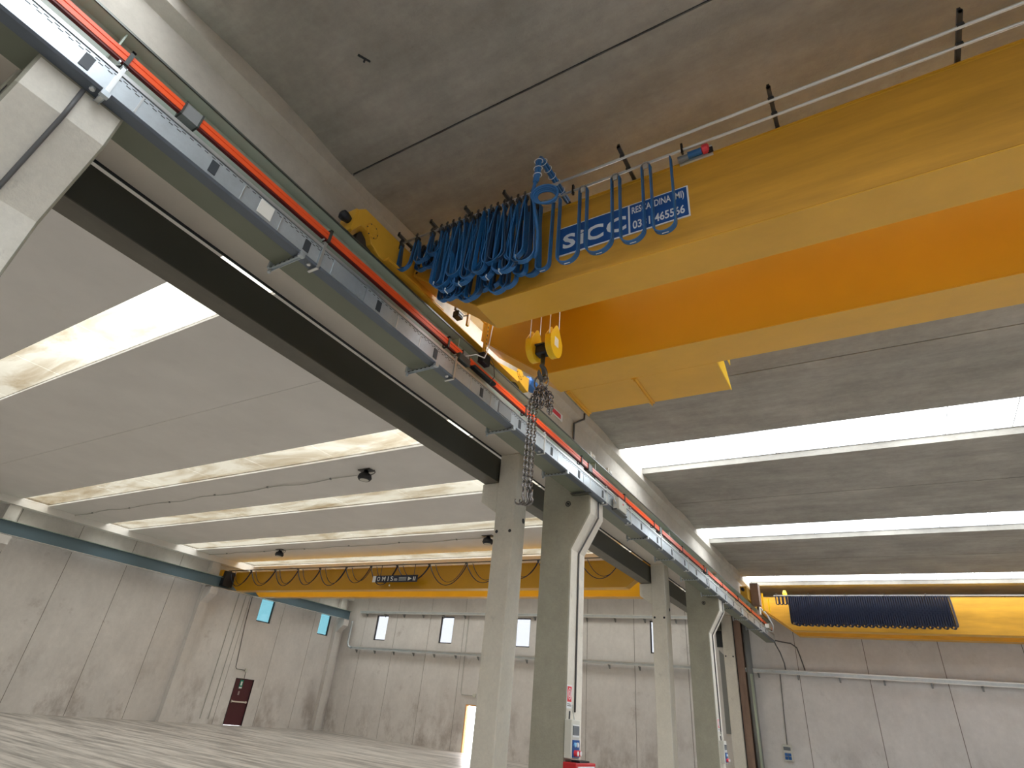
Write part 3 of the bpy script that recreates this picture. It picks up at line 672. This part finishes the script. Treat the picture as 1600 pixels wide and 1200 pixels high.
tag(obj('cable_coil', cl, M['blue'], ca, smooth=True), 'coiled blue cable')
obj('drop_cable', MB().tube([(-2.12, 3.34, 6.3), (-2.17, 3.38, 6.2), (-2.2, 3.5, 6.05), (-2.22, 3.62, 5.9), (-2.26, 3.70, 5.72), (-2.3, 3.72, 5.65)], .018, 8), M['blue'], ca, smooth=True)

# company sign on the web
sg = thing('company_sign', 'long blue and white lettered company sign on the near crane girder', 'sign', (-1.5, 3.985, 5.82))
SY = 3.984; sx0, sx1, sz0, sz1, sd = -2.195, -.808, 5.825, 6.225, -1.395
obj('board', MB().box(sx0, sx1, SY, 3.994, sz0, sz1), M['signwhite'], sg)
obj('blue_field', MB().box(sx0 + .014, sd - .010, SY - .002, SY, sz0 + .014, sz1 - .014).box(sd + .010, sx1 - .014, SY - .002, SY, sz0 + .014, sz1 - .014), M['signblue'], sg)
def thick(mb, dy=-.002):
    return mb
obj('lettering', place_text('S', -2.12, -1.975, 5.905, 6.105, SY - .0035, .035), M['signwhite'], sg)
obj('lettering', place_text('i', -1.955, -1.882, 5.905, 6.105, SY - .0035, .03), M['signwhite'], sg)
obj('lettering', place_text('C', -1.865, -1.665, 5.905, 6.105, SY - .0035, .035), M['signwhite'], sg)
obj('lettering', place_text('C', -1.635, -1.425, 5.905, 6.105, SY - .0035, .035), M['signwhite'], sg)
obj('lettering', place_text('RESCALDINA (MI)', sd + .03, sx1 - .04, 6.055, 6.175, SY - .0035, .018), M['signwhite'], sg)
obj('lettering', place_text('0331/465566', sd + .035, sx1 - .045, 5.875, 5.985, SY - .0035, .022), M['signwhite'], sg)

# collector pole hanging from the carriage to the conductor rail
cp = thing('current_collector', 'perforated pole with dark collector head reaching down to the orange rail', 'collector', (-4.1, 5.72, 5.8))
obj('pole', MB().box(-4.10, -4.06, 5.48, 5.52, 5.86, 6.58), M['yellow'], cp)
p = MB()
for q in range(7): p.box(-4.059, -4.0585, 5.49, 5.505, 6.0 + q * .07, 6.035 + q * .07)
obj('perforation', p, M['slot'], cp)
obj('cross_arm', MB().box(-4.12, -4.09, 5.05, 5.56, 6.50, 6.54).box(-4.12, -4.09, 5.05, 5.09, 6.2, 6.5), M['yellow'], cp)
obj('collector_head', MB().box(-4.12, -4.02, 5.42, 5.60, 5.82, 5.98).box(-4.135, -4.05, 5.3, 5.85, 5.66, 5.705), M['black'], cp, bevel=.01)
obj('towing_block', MB().box(-4.135, -4.05, 4.95, 5.2, 5.60, 5.70), M['clip'], cp, bevel=.01)
obj('cable', MB().tube([(-4.05, 5.5, 6.55), (-4.0, 5.52, 6.5), (-4.02, 5.52, 6.2), (-4.03, 5.5, 6.0), (-4.0, 5.42, 5.86), (-4.02, 5.25, 5.82), (-4.08, 5.1, 5.72)], .008, 6), M['tie'], cp, smooth=True)
obj('cable', MB().tube([(-4.03, 5.55, 6.0), (-3.97, 5.62, 5.85), (-3.98, 5.68, 5.7), (-4.06, 5.7, 5.62)], .006, 6), M['conduitd'], cp, smooth=True)
lsw = thing('limit_switch', 'small black and white switch box hanging over the carriage between the girders', 'switch', (-4.2, 4.95, 6.3))
obj('case', MB().box(-4.22, -4.12, 4.86, 4.98, 6.245, 6.34), M['black'], lsw, bevel=.008)
obj('label_plate', MB().box(-4.118, -4.112, 4.87, 4.96, 6.28, 6.30), M['tie'], lsw)
obj('bracket', MB().box(-4.19, -4.15, 4.84, 4.88, 6.34, 6.50), M['clipg'], lsw)
obj('cable', MB().tube([(-4.15, 4.96, 6.3), (-4.1, 5.05, 6.36), (-4.1, 5.1, 6.5), (-4.1, 5.1, 6.6)], .008, 6), M['conduitd'], lsw, smooth=True)

# crab on top of the girders, rope, hook block
ct = thing('crane_trolley', 'hoist trolley sitting on top of the crane girders above the hook', 'hoist', (-2.95, 5.02, 6.66))
obj('trolley_frame', MB().box(-3.5, -2.4, 4.2, 5.9, 6.68, 6.74), M['yellow'], ct)
obj('rope_drum', MB().lathe((-3.35, 5.02, 6.9), [(.13, 0), (.13, .02), (.10, .02), (.10, .78), (.13, .78), (.13, .8)], 'x', 20), M['steeldk'], ct)
HB = (-2.855, 5.02, 5.545)
hb = thing('hook_block', 'yellow twin-sheave crane hook block hanging on wire ropes', 'hook block', HB)
for dx_, lb in ((-.13, 0), (.13, 1)):
    cx_ = HB[0] + dx_; cz = 5.505
    prof = []
    for k in range(13):                         # round bottom
        a_ = PI + PI * k / 12; prof.append((5.02 + .15 * math.cos(a_), cz + .175 * math.sin(a_)))
    prof += [(5.17, cz + .07), (5.06, cz + .25), (5.02, cz + .27), (4.985, cz + .25), (4.87, cz + .07)]
    for s_ in (-1, 1):
        obj('side_plate', MB().prism(prof, 'x', cx_ + s_ * .035 - .006, cx_ + s_ * .035 + .006), M['brightY'], hb, bevel=.004)
    sm = [(5.02 + (p[0] - 5.02) * .93, cz + (p[1] - cz) * .93) for p in prof]
    low = [p for p in sm if p[1] < cz + .07]
    obj('rim_guard', MB().prism([p for p in [(5.02 + (p[0] - 5.02) * .985, cz + (p[1] - cz) * .985) for p in prof] if p[1] < cz + .075], 'x', cx_ - .0288, cx_ + .0288), M['brightY'], hb)
    obj('sheave', MB().lathe((cx_ - .02, 5.02, cz + .03), [(.125, 0), (.112, .02), (.125, .04)], 'x', 24), M['black'], hb)
    for yy in (-.115, .115):
        obj('rope', MB().tube([(cx_, 5.02 + yy, cz + .04), (cx_, 5.02 + yy, 6.82)], .0065, 6), M['steel'], hb)
tag(obj('data_plate', MB().box(HB[0] + .1712, HB[0] + .175, 4.965, 5.06, 5.47, 5.59), M['sticker'], hb), 'white data plate')
obj('crosshead', MB().box(HB[0] - .085, HB[0] + .085, 4.96, 5.08, 5.39, 5.51), M['black'], hb, bevel=.015)
obj('crosshead_plate', MB().box(HB[0] - .087, HB[0] + .087, 4.95, 5.09, 5.512, 5.53), M['steeldk'], hb)
hk = [(HB[0], 5.02, 5.38), (HB[0], 5.02, 5.27)]
for k in range(15):
    a_ = PI * .62 - 1.62 * PI * k / 14 + PI * 0
    hk.append((HB[0], 5.02 + .075 * math.cos(a_ + 0), 5.15 + .085 * math.sin(a_)))
rad = [.03, .026] + [.024 + .012 * math.sin(PI * min(1, k / 12)) for k in range(13)] + [.02, .008]
tag(obj('hook', MB().tube(hk, rad, 10), M['steeldk'], hb, smooth=True), 'forged steel hook')

# chain sling hanging in the hook
ch = thing('chain_sling', 'bunched steel chain sling hanging from the crane hook', 'chain', (HB[0], 5.02, 5.1))
def link_pts(c, dirv, side, L_=.05, W_=.032, n=8):
    dirv = Vector(dirv).normalized(); side = Vector(side); side = (side - dirv * side.dot(dirv)).normalized(); c = Vector(c)
    out = []
    for k in range(n):
        a_ = 2 * PI * k / n; out.append(c + dirv * (L_ / 2 - W_ / 2) * (1 if math.sin(a_) > 0 else -1) + dirv * W_ / 2 * math.sin(a_) + side * W_ / 2 * math.cos(a_))
    return out
def chain(path, pitch=.035, rad_=.0062):
    P = [Vector(p) for p in path]; mb = MB(); k = 0
    seg = [(P[i + 1] - P[i]).length for i in range(len(P) - 1)]; tot = sum(seg); d_ = 0
    while d_ < tot:
        r_ = d_; i = 0
        while r_ > seg[i] and i < len(seg) - 1: r_ -= seg[i]; i += 1
        t_ = (P[i + 1] - P[i]).normalized(); c_ = P[i] + t_ * r_
        mb.tube(link_pts(c_, t_, (1, .4, 0) if k % 2 else (-.4, 1, 0)), rad_, 5, closed=True); k += 1; d_ += pitch
    return mb
for k, (ox, oy) in enumerate(((-.035, 0), (.03, .01))):
    obj('master_ring', MB().tube([(HB[0] + ox + .055 * math.cos(2 * PI * q / 20), 5.02 + oy, 5.03 + .085 * math.sin(2 * PI * q / 20)) for q in range(20)], .010, 8, closed=True), M['chain'], ch, smooth=True)
rnd = random.Random(5)
for k in range(6):
    ox = -.07 + .028 * k; oy = rnd.uniform(-.05, .05); zb = 4.60 + rnd.uniform(0, .16)
    pth = [(HB[0] + ox * .4, 5.02 + oy * .3, 4.97), (HB[0] + ox * 1.1, 5.02 + oy, 4.86), (HB[0] + ox * 1.15 + .01, 5.02 + oy, zb + .03), (HB[0] + ox * 1.15 + .03, 5.02 + oy, zb), (HB[0] + ox * 1.15 + .055, 5.02 + oy, zb + .04), (HB[0] + ox + .05, 5.02 + oy + .01, 4.86), (HB[0] + ox * .4, 5.02 + oy * .3, 4.97)]
    obj('chain_strand', chain(pth), M['chain'], ch)
for ox, oy in ((-.075, 0), (-.045, .02), (-.10, -.02)):
    obj('chain_strand', chain([(HB[0] + ox * .5, 5.02, 4.96), (HB[0] + ox * 1.2, 5.02 + oy, 4.8), (HB[0] + ox * 1.2, 5.02 + oy, 3.76)]), M['chain'], ch)
for q, (ox, oy) in enumerate(((-.09, 0), (-.055, .02), (-.13, -.02), (-.075, .03))):
    x0, y0, z0 = HB[0] + ox * 1.1, 5.02 + oy, 3.70
    pts = [(x0 + .03, y0, z0 + .06), (x0 + .025, y0, z0 + .01)]
    for k in range(11):
        a_ = PI * .25 - 1.35 * PI * k / 10; pts.append((x0 - .01 + .05 * math.cos(a_), y0, z0 - .055 + .045 * math.sin(a_)))
    obj('sling_hook', MB().tube(pts, [.011, .011] + [.014 - .0006 * k for k in range(11)], 8), M['chain'], ch, smooth=True)

# ------------------------------------------------------------------ far crane of the right bay
fc = thing('overhead_crane', 'small far yellow crane with hanging dark blue cables near the back wall', 'crane', (-4.3, 26, 6.12))
obj('end_carriage', MB().prism([(23.6, 6.2), (23.6, 6.62), (24.6, 6.62), (25.0, 6.3), (27.6, 6.3), (27.6, 6.16), (24.2, 6.16), (24.1, 6.2)], 'x', -4.47, -4.24), M['yellow'], fc)
obj('buffer', MB().lathe((-4.36, 23.6, 6.5), [(.06, 0), (.06, -.12)], 'y', 10), M['black'], fc)
obj('control_box', MB().box(-4.23, -3.95, 24.2, 24.6, 6.1, 6.85), M['brown'], fc)
for k, x in enumerate((-4.1, -3.95, -3.8)): obj('rail_post', MB().box(x - .03, x + .03, 24.6 + .3 * k, 24.66 + .3 * k, 6.0, 6.75 - .12 * k), M['brightY'], fc)
for y0, y1 in ((25.8, 26.25), (27.1, 27.55)):
    g = girder(fc, y0, y1, 5.5, 6.64, -4.22, 11.3, -3.15)
obj('festoon_rail', MB().box(-3.6, 5.5, 25.28, 25.31, 6.60, 6.64), M['steel'], fc)
for x in (-3.5, -2.4, -1.2, 0, 1.2): obj('outrigger_arm', MB().box(x - .02, x + .02, 25.2, 25.8, 6.645, 6.67), M['steeldk'], fc)
obj('beacon', MB().lathe((-3.25, 25.7, 6.68), [(.08, 0), (.08, .1), (.05, .2)], 'z', 12), M['brightY'], fc)
ff = thing('festoon_cable', 'dark navy cable curtain of tight loops on the far right crane', 'festoon cable', (-2.5, 25.3, 6.6))
for i in range(70):
    x = -3.07 + .07 * i
    obj('cable_loop', MB().ribbon(festoon_loop(x + .004, x + .064, 5.62 + .05 * math.sin(i * 2.1), 25.3, 6.6, bulge=.06, n=7), (.5, 1, 0), .12, .02), M['navy'], ff)
for i in range(4):
    x = -3.55 + .13 * i
    obj('cable_loop', MB().ribbon(festoon_loop(x + .01, x + .11, 6.3, 25.3, 6.6, bulge=.05, n=7), (.5, 1, 0), .05, .02), M['navy'], ff)
co_ = thing('current_collector', 'white collector trolley at the far end of the orange rail', 'collector', (-4.1, 26.3, 5.6))
obj('head', MB().box(-4.14, -4.0, 25.9, 26.4, 5.58, 5.72), M['plastic'], co_); obj('post', MB().box(-4.14, -4.05, 24.6, 24.9, 5.85, 6.1), M['plastic'], co_)
obj('cable', MB().tube([(-4.05, 24.8, 6.1), (-3.9, 25.2, 5.9), (-3.85, 25.9, 5.65), (-3.95, 26.3, 5.5), (-4.1, 26.1, 5.5)], .025, 6), M['tie'], co_, smooth=True)

# ------------------------------------------------------------------ crane of the left bay
lc = thing('overhead_crane', 'wide orange-yellow overhead crane spanning the left bay before the back wall', 'crane', (-17, 19.8, 6.29))
def lgird(y0, y1, z0, z1, webm):
    g = obj('girder', MB().prism([(-28.05, z0 + .25), (-27.6, z0), (-7.2, z0), (-6.75, z0 + .32), (-6.75, z1), (-28.05, z1)], 'y', y0, y1), M['orangeY'], lc)
    obj('bottom_flange', MB().box(-27.6, -7.2, y0 - .03, y1 + .03, z0 - .012, z0 - .001), M['yellow'], g)
    obj('top_flange', MB().box(-28.05, -6.75, y0 - .03, y1 + .03, z1 + .001, z1 + .013), M['yellow'], g)
lgird(19.2, 19.55, 5.72, 6.58, 'orangeY'); lgird(20.6, 20.95, 5.70, 6.58, 'orangeY')
obj('end_carriage', MB().box(-28.42, -28.2, 18.5, 21.6, 6.30, 6.58), M['orangeY'], lc)
obj('end_carriage', MB().box(-6.52, -6.30, 18.5, 21.6, 6.29, 6.32), M['orangeY'], lc)
obj('carriage_link', MB().box(-6.76, -6.35, 19.2, 20.95, 6.33, 6.55), M['orangeY'], lc)
obj('festoon_rail', MB().box(-28.3, -6.9, 18.88, 18.92, 6.60, 6.63), M['steeldk'], lc)
for i in range(10):
    x = -27.9 + 2.25 * i
    obj('rail_bracket', MB().box(x - .05, x + .05, 18.80, 19.4, 6.64, 6.66), M['galvb'], lc)
obj('drive_unit', MB().box(-28.3, -28.02, 18.6, 19.15, 5.85, 6.55), M['black'], lc)
cf = thing('festoon_cable', 'thin dark cable swags drooping along the left bay crane', 'festoon cable', (-17, 18.9, 6.6))
x = -28.1; i = 0; rnd = random.Random(11)
while x < -8:
    wv = rnd.uniform(1.45, 1.85); dp = rnd.uniform(.62, .8)
    pts = [(x + wv * (k / 14), 18.9 + .05 * math.sin(i), 6.59 - dp * max(0, 1 - (2 * k / 14 - 1) ** 2) ** .9) for k in range(15)]
    obj('cable_loop', MB().ribbon(pts, (0, 1, .2), .035, .022), M['navy'], cf)
    pts = [(x + .25 + wv * .8 * (k / 12), 18.98, 6.59 - dp * .85 * max(0, 1 - (2 * k / 12 - 1) ** 2) ** .9) for k in range(13)]
    obj('cable_loop', MB().ribbon(pts, (0, 1, .2), .025, .015), M['navy'], cf)
    obj('trolley', MB().box(x - .04, x + .04, 18.87, 18.93, 6.55, 6.60), M['steeldk'], cf)
    x += wv * .98; i += 1
os_ = thing('lettered_sign', 'narrow dark sign with pale spaced letters on the left bay crane', 'sign', (-17.0, 18.83, 6.0))
obj('board', MB().box(-18.01, -15.78, 18.835, 18.85, 5.92, 6.185), M['navy'], os_)
obj('end_panel', MB().box(-18.19, -18.02, 18.835, 18.85, 5.93, 6.175), M['signwhite'], os_)
for x in (-17.8, -16.0): obj('hanger', MB().box(x - .01, x + .01, 18.84, 18.86, 6.18, 6.60), M['steeldk'], os_)
for ch_, xa_, xb_ in (('O', -17.93, -17.77), ('M', -17.66, -17.48), ('I', -17.35, -17.31), ('S', -17.2, -17.06)):
    obj('lettering', place_text(ch_, xa_, xb_, 5.965, 6.145, 18.832, .012), M['signwhite'], os_)
obj('lettering', place_text('m', -17.0, -16.84, 5.965, 6.06, 18.832, .01), M['signwhite'], os_)
for q in range(3): obj('line', MB().box(-16.75, -16.36, 18.829, 18.834, 5.985 + q * .05, 6.005 + q * .05), M['galv'], os_)
obj('arrow', MB().prism([(-16.27, 5.97), (-16.27, 6.12), (-16.07, 6.045)], 'y', 18.829, 18.834), M['galvb'], os_)
for x in (-15.98, -15.9): obj('stroke', MB().box(x - .02, x + .02, 18.829, 18.834, 5.97, 6.12), M['signwhite'], os_)
# glints come from the skylights; small pendant under the girder
pd = thing('pendant_lamp', 'tiny pale pendant hanging in front of the lettered crane sign', 'pendant', (-17.3, 18.95, 5.8))
obj('cord', MB().tube([(-17.35, 19.0, 6.2), (-17.35, 19.0, 5.86)], .006, 5), M['conduitd'], pd)
obj('body', MB().lathe((-17.35, 19.0, 5.80), [(.02, 0), (.035, .02), (.02, .07)], 'z', 8), M['signwhite'], pd)

# ------------------------------------------------------------------ ceiling lamps, left bay
def lamp(x, y, label):
    t = thing('ceiling_lamp', label, 'lamp', (x, y, 6.85), 'black ceiling lamps of the left bay')
    obj('mounting_plate', MB().box(x - .22, x + .22, y - .12, y + .12, 7.135, 7.158), M['steeldk'], t)
    obj('housing', MB().lathe((x, y, 6.87), [(.16, 0), (.20, .06), (.17, .16), (.09, .20), (.06, .27)], 'z', 18), M['black'], t, smooth=True)
    obj('lens', MB().lathe((x, y, 6.862), [(.11, 0), (.13, .008)], 'z', 18), M['plastic'], t)
    obj('arm', MB().tube([(x + .12, y, 6.98), (x + .32, y, 7.02), (x + .36, y, 7.06), (x + .30, y, 7.13)], .012, 6), M['steeldk'], t)
lamp(-11.6, 10.9, 'black round ceiling lamp nearest the dark girder, between the first two bright strips')
lamp(-23.1, 17.65, 'small black ceiling lamp farthest left, above the left bay crane')
lamp(-11.7, 17.5, 'black ceiling lamp just left of the pale column')
for (xa, xb, y, lb) in ((-28.5, -11.8, 11.1, 'thin ceiling conduit running to the nearest black lamp'), (-28.5, -11.8, 17.65, 'thin wavy ceiling conduit joining the two far black lamps')):
    t = thing('ceiling_conduit', lb, 'conduit', (xa, y, 7.1))
    pts = [(xa + (xb - xa) * k / 24, y + .06 * math.sin(k * 1.3), 7.125 + .012 * math.sin(k * 2.1)) for k in range(25)]
    obj('pipe', MB().tube(pts, .014, 6), M['conduit'], t, smooth=True)
    for k in range(2, 24, 4): obj('saddle', MB().box(pts[k][0] - .02, pts[k][0] + .02, pts[k][1] - .03, pts[k][1] + .03, 7.11, 7.158), M['clipg'], t)

# ------------------------------------------------------------------ trays and conduits on the walls
def wall_tray(z, x0, x1, label):
    t = thing('wall_cable_tray', label, 'cable tray', (x0, 28.2, z))
    obj('channel', MB().box(x0, x1, 28.10, 28.20, z - .09, z + .05), M['galv'], t)
    obj('lip', MB().box(x0, x1, 28.085, 28.099, z - .10, z - .07).box(x0, x1, 28.085, 28.099, z + .02, z + .06), M['galvb'], t)
    x = x0 + .5
    while x < x1:
        obj('bracket', MB().prism([(28.12, z - .10), (28.29, z - .10), (28.29, z - .26)], 'x', x - .03, x + .03), M['clipg'], t); x += 1.45
wall_tray(6.27, -27.6, -6.7, 'upper grey cable tray along the back wall above the windows')
wall_tray(4.30, -27.9, -6.7, 'lower grey cable tray along the back wall below the windows')
wall_tray(4.32, -5.5, 6.0, 'grey cable tray on the back wall right of the brown cladding')
t = thing('wall_riser', 'short vertical pipe joining the two trays in the far left corner', 'pipe', (-27.8, 28.1, 4.3))
obj('pipe', MB().tube([(-27.75, 28.05, 4.28), (-27.95, 28.05, 4.34), (-28.05, 28.05, 4.5), (-28.05, 28.05, 5.6), (-28.05, 28.05, 5.72)], .06, 10), M['galv'], t, smooth=True)
t = thing('wall_conduit', 'bent grey conduit dropping down the back wall to the open doorway', 'conduit', (-19.6, 28.28, 2.4))
obj('pipe', MB().tube([(-19.62, 28.27, 6.2), (-19.58, 28.27, 2.55), (-19.5, 28.27, 2.44), (-18.75, 28.27, 2.44)], .018, 6), M['conduit'], t, smooth=True)
obj('box', MB().box(-18.8, -18.62, 28.22, 28.295, 2.38, 2.52), M['plastic'], t)
t = thing('wall_conduit', 'bent grey conduit leading down the left wall to the maroon door', 'conduit', (-28.88, 21.5, 2.4))
obj('pipe', MB().tube([(-28.87, 21.12, 6.2), (-28.87, 21.2, 4.5), (-28.87, 21.42, 2.5), (-28.87, 21.5, 2.42), (-28.87, 22.05, 2.40)], .016, 6).tube([(-28.87, 22.1, 2.38), (-28.87, 22.12, 2.03)], .012, 6), M['conduitd'], t, smooth=True)
obj('box', MB().box(-28.895, -28.84, 22.02, 22.14, 2.34, 2.48), M['plastic'], t)
for k, (x, lb) in enumerate(((20.3, 'left of the pair of'), (20.75, 'right of the pair of'))):
    t = tag(obj('wall_conduit', MB().tube([(-28.87, x, .2), (-28.87, x, 6.4)], .02, 6), M['conduit'], loc=(-28.87, x, .2)), lb + ' straight vertical conduits on the left wall', 'conduit')
# things at the back wall, right of the columns
t = thing('wall_cladding', 'brown vertical cladding strip on the back wall right of the last pale column', 'cladding', (-5.66, 28.2, 0))
obj('board', MB().box(-5.75, -5.47, 28.0, 28.29, 0, 6.33), M['brown'], t)
obj('edge', MB().box(-5.772, -5.752, 27.95, 28.29, 0, 6.33), M['slot'], t)
tag(obj('downpipe', MB().tube([(-5.3, 28.14, 0), (-5.3, 28.14, 6.3)], .13, 14), M['clipg'], smooth=True, loc=(-5.3, 28.14, 0)), 'thick dark grey downpipe beside the brown cladding', 'pipe', kind='thing')
tag(obj('downpipe', MB().tube([(-5.23, 27.92, 0), (-5.23, 27.92, 4.15)], .05, 12), M['palegreen'], smooth=True, loc=(-5.23, 27.92, 0)), 'thin glossy pale green pipe in front of the thick downpipe', 'pipe', kind='thing')
t = thing('wall_cable', 'dark cables curving down from the tray end to the back wall tray', 'cable', (-4.1, 27.8, 5.3))
obj('cable', MB().tube([(-4.13, 27.4, 5.35), (-4.1, 27.55, 5.2), (-4.0, 27.7, 4.95), (-3.95, 28.05, 4.6), (-3.95, 28.15, 4.35)], .025, 8), M['conduitd'], t, smooth=True)
obj('cable', MB().tube([(-4.13, 27.4, 5.35), (-3.9, 27.8, 5.35), (-3.6, 28.0, 5.33), (-3.42, 28.1, 5.2), (-3.35, 28.15, 4.9), (-3.25, 28.15, 4.4)], .025, 8), M['conduitd'], t, smooth=True)
t = thing('wall_socket_box', 'grey and blue socket box on the back wall at the right edge', 'socket box', (-4.3, 28.2, 1.35))
obj('case', MB().box(-4.46, -4.14, 28.14, 28.29, 1.34, 1.86), M['plastic'], t, bevel=.01)
obj('window_cover', MB().box(-4.42, -4.18, 28.13, 28.14, 1.68, 1.79), M['glassdk'], t)
for a_, z_ in ((-4.40, 1.50), (-4.28, 1.50), (-4.40, 1.39), (-4.28, 1.39)): obj('socket', MB().box(a_, a_ + .10, 28.11, 28.14, z_, z_ + .095), M['bluebox'], t)
obj('conduit', MB().tube([(-4.3, 28.27, 1.86), (-4.2, 28.27, 4.25)], .014, 6), M['conduitd'], t)
# dark blanked panel between far columns
tag(obj('wall_vent', MB().box(-6.55, -6.22, 28.24, 28.298, 5.12, 6.15).box(-6.52, -6.25, 28.23, 28.24, 5.2, 6.0), M['slot'], loc=(-6.4, 28.29, 5.1)), 'dark square vent on the back wall between the farther grey column and last pale column', 'vent', kind='thing')
tag(obj('wall_patch', MB().prism([(-6.5, 2.0), (-6.225, 2.0), (-6.225, 4.75), (-6.5, 5.02)], 'y', 28.28, 28.298), M['clipg'], loc=(-6.1, 28.29, 2.2)), 'grey patch of old panel between far columns on the back wall', 'panel', kind='thing')

# socket panel + fire box + notice on the grey column
def sock_panel(x, y, z, label):
    t = thing('socket_panel', label, 'socket panel', (x, y, z))
    obj('case', MB().box(x, x + .12, y, y + .30, z, z + .50), M['plastic'], t, bevel=.01)
    obj('breaker_cover', MB().box(x + .12, x + .135, y + .05, y + .25, z + .30, z + .42), M['glassdk'], t)
    obj('cover_frame', MB().box(x + .1205, x + .128, y + .04, y + .26, z + .275, z + .30).box(x + .1205, x + .128, y + .04, y + .26, z + .42, z + .435), M['signwhite'], t)
    obj('socket_plate', MB().box(x + .1205, x + .135, y + .04, y + .27, z + .02, z + .24), M['signblue'], t)
    for q, (a_, z_) in enumerate(((.09, .15), (.18, .15))): obj('socket_cap', MB().lathe((x + .135, y + a_, z + z_ + .03), [(.03, 0), (.03, .02)], 'x', 12), mat('light_blue_cap', (.25, .55, .85), .4) if q == 0 else M['signwhite'], t)
    for a_, m_ in ((.10, 'redsign'), (.20, 'redsign')): obj('plug', MB().lathe((x + .135, y + a_, z + .075), [(.04, 0), (.036, .05), (.022, .055)], 'x', 12), M[m_], t)
    for a_ in (.1, .2): obj('plug_ring', MB().lathe((x + .185, y + a_, z + .075), [(.03, 0), (.03, .01)], 'x', 12), M['signwhite'], t)
    obj('gland', MB().tube([(x + .05, y + .06, z + .5), (x + .02, y + .13, z + .60)], .014, 6), M['black'], t)
    obj('cable', MB().tube([(x + .05, y + .24, z + .5), (x + .03, y + .22, z + .6), (x + .025, y + .22, z + .7)], .01, 6), M['conduit'], t)
    return t
sock_panel(-4.545, 9.42, 1.30, 'pale socket panel with blue outlets on the near grey column, above the red box')
sock_panel(-4.545, 18.85, 1.25, 'small pale socket panel with blue outlets on the farther grey column')
t = thing('fire_cabinet', 'red metal cabinet with glazed front at the foot of the near grey column', 'cabinet', (-4.4, 9.75, .6))
obj('case', MB().box(-4.545, -4.33, 9.40, 10.12, .55, 1.26), M['red'], t, bevel=.01)
obj('door_frame', MB().box(-4.33, -4.318, 9.46, 10.06, .60, 1.22), M['signwhite'], t)
obj('glazing', MB().box(-4.318, -4.312, 9.52, 10.0, .66, 1.16), M['glassdk'], t)
obj('top_clutter', MB().box(-4.5, -4.36, 9.6, 9.95, 1.262, 1.285), M['black'], t)
def notice(x, y0, y1, z0, z1, label):
    t = thing('red_notice', label, 'notice', (x, (y0 + y1) / 2, z0))
    obj('board', MB().box(x, x + .006, y0, y1, z0, z1), M['signwhite'], t)
    obj('print', MB().box(x + .0062, x + .008, y0 + .015, y1 - .015, z0 + (z1 - z0) * .28, z1 - .02), M['redsign'], t)
    yc = (y0 + y1) / 2; zc = z0 + (z1 - z0) * .62
    obj('ring', MB().tube([(x + .010, yc + .05 * math.cos(2 * PI * q / 18), zc + .075 * math.sin(2 * PI * q / 18)) for q in range(18)], .006, 5, closed=True).tube([(x + .010, yc + .025 * math.cos(2 * PI * q / 14), zc + .04 * math.sin(2 * PI * q / 14)) for q in range(14)], .005, 5, closed=True), M['signwhite'], t)
    obj('text_line', MB().box(x + .0062, x + .008, y0 + .02, y1 - .02, z0 + .03, z0 + .045).box(x + .0062, x + .008, y0 + .02, y1 - .04, z0 + .055, z0 + .065), M['clipg'], t)
notice(-4.544, 9.46, 9.64, 1.94, 2.26, 'red and white round-pictogram notice on the near grey column above its socket panel')
notice(-4.544, 18.86, 19.02, 1.95, 2.25, 'tiny red and white notice on the farther grey column')
# warning sign on the roof beam and its conduit
t = thing('warning_sign', 'small red and white warning sign standing on the grey roof beam side', 'sign', (-4.61, 8.8, 6.4))
obj('board', MB().box(-4.618, -4.606, 8.5, 9.02, 6.64, 6.78), M['signwhite'], t)
obj('print', MB().box(-4.605, -4.603, 8.6, 8.94, 6.665, 6.755), M['redsign'], t)
t = thing('beam_conduit', 'dark kinked conduit running down the grey roof beam under the walkway', 'conduit', (-4.6, 9.6, 6.4))
obj('pipe', MB().tube([(-4.48, 9.75, 7.15), (-4.48, 9.75, 7.02), (-4.59, 9.52, 6.84), (-4.6, 9.52, 6.5), (-4.6, 9.55, 6.4)], .02, 8), M['conduitd'], t, smooth=True)
for y in (9.5, 10.35):
    tag(obj('rail_clamp', MB().box(-4.25, -4.2, y - .03, y + .03, 6.074, 6.16).box(-4.24, -4.19, y + .04, y + .16, 6.08, 6.14), M['sticker'], loc=(-4.22, y, 6.07)), 'small white rail clamp on the green girder top, ' + ('nearer the beam conduit' if y < 10 else 'farther along the rail'), 'clamp', kind='thing')

an = thing('ceiling_anchor', 'small dark broken anchor fitting on the concrete roof slab above the crane', 'anchor', (-3.4, 1.9, 7.15))
obj('plate', MB().prism([(-3.365, 1.79), (-3.35, 1.785), (-3.29, 1.90), (-3.30, 1.905)], 'z', 7.14, 7.16), M['slot'], an)
obj('stub', MB().tube([(-3.35, 1.87, 7.2), (-3.35, 1.87, 7.145)], .011, 8), M['slot'], an)
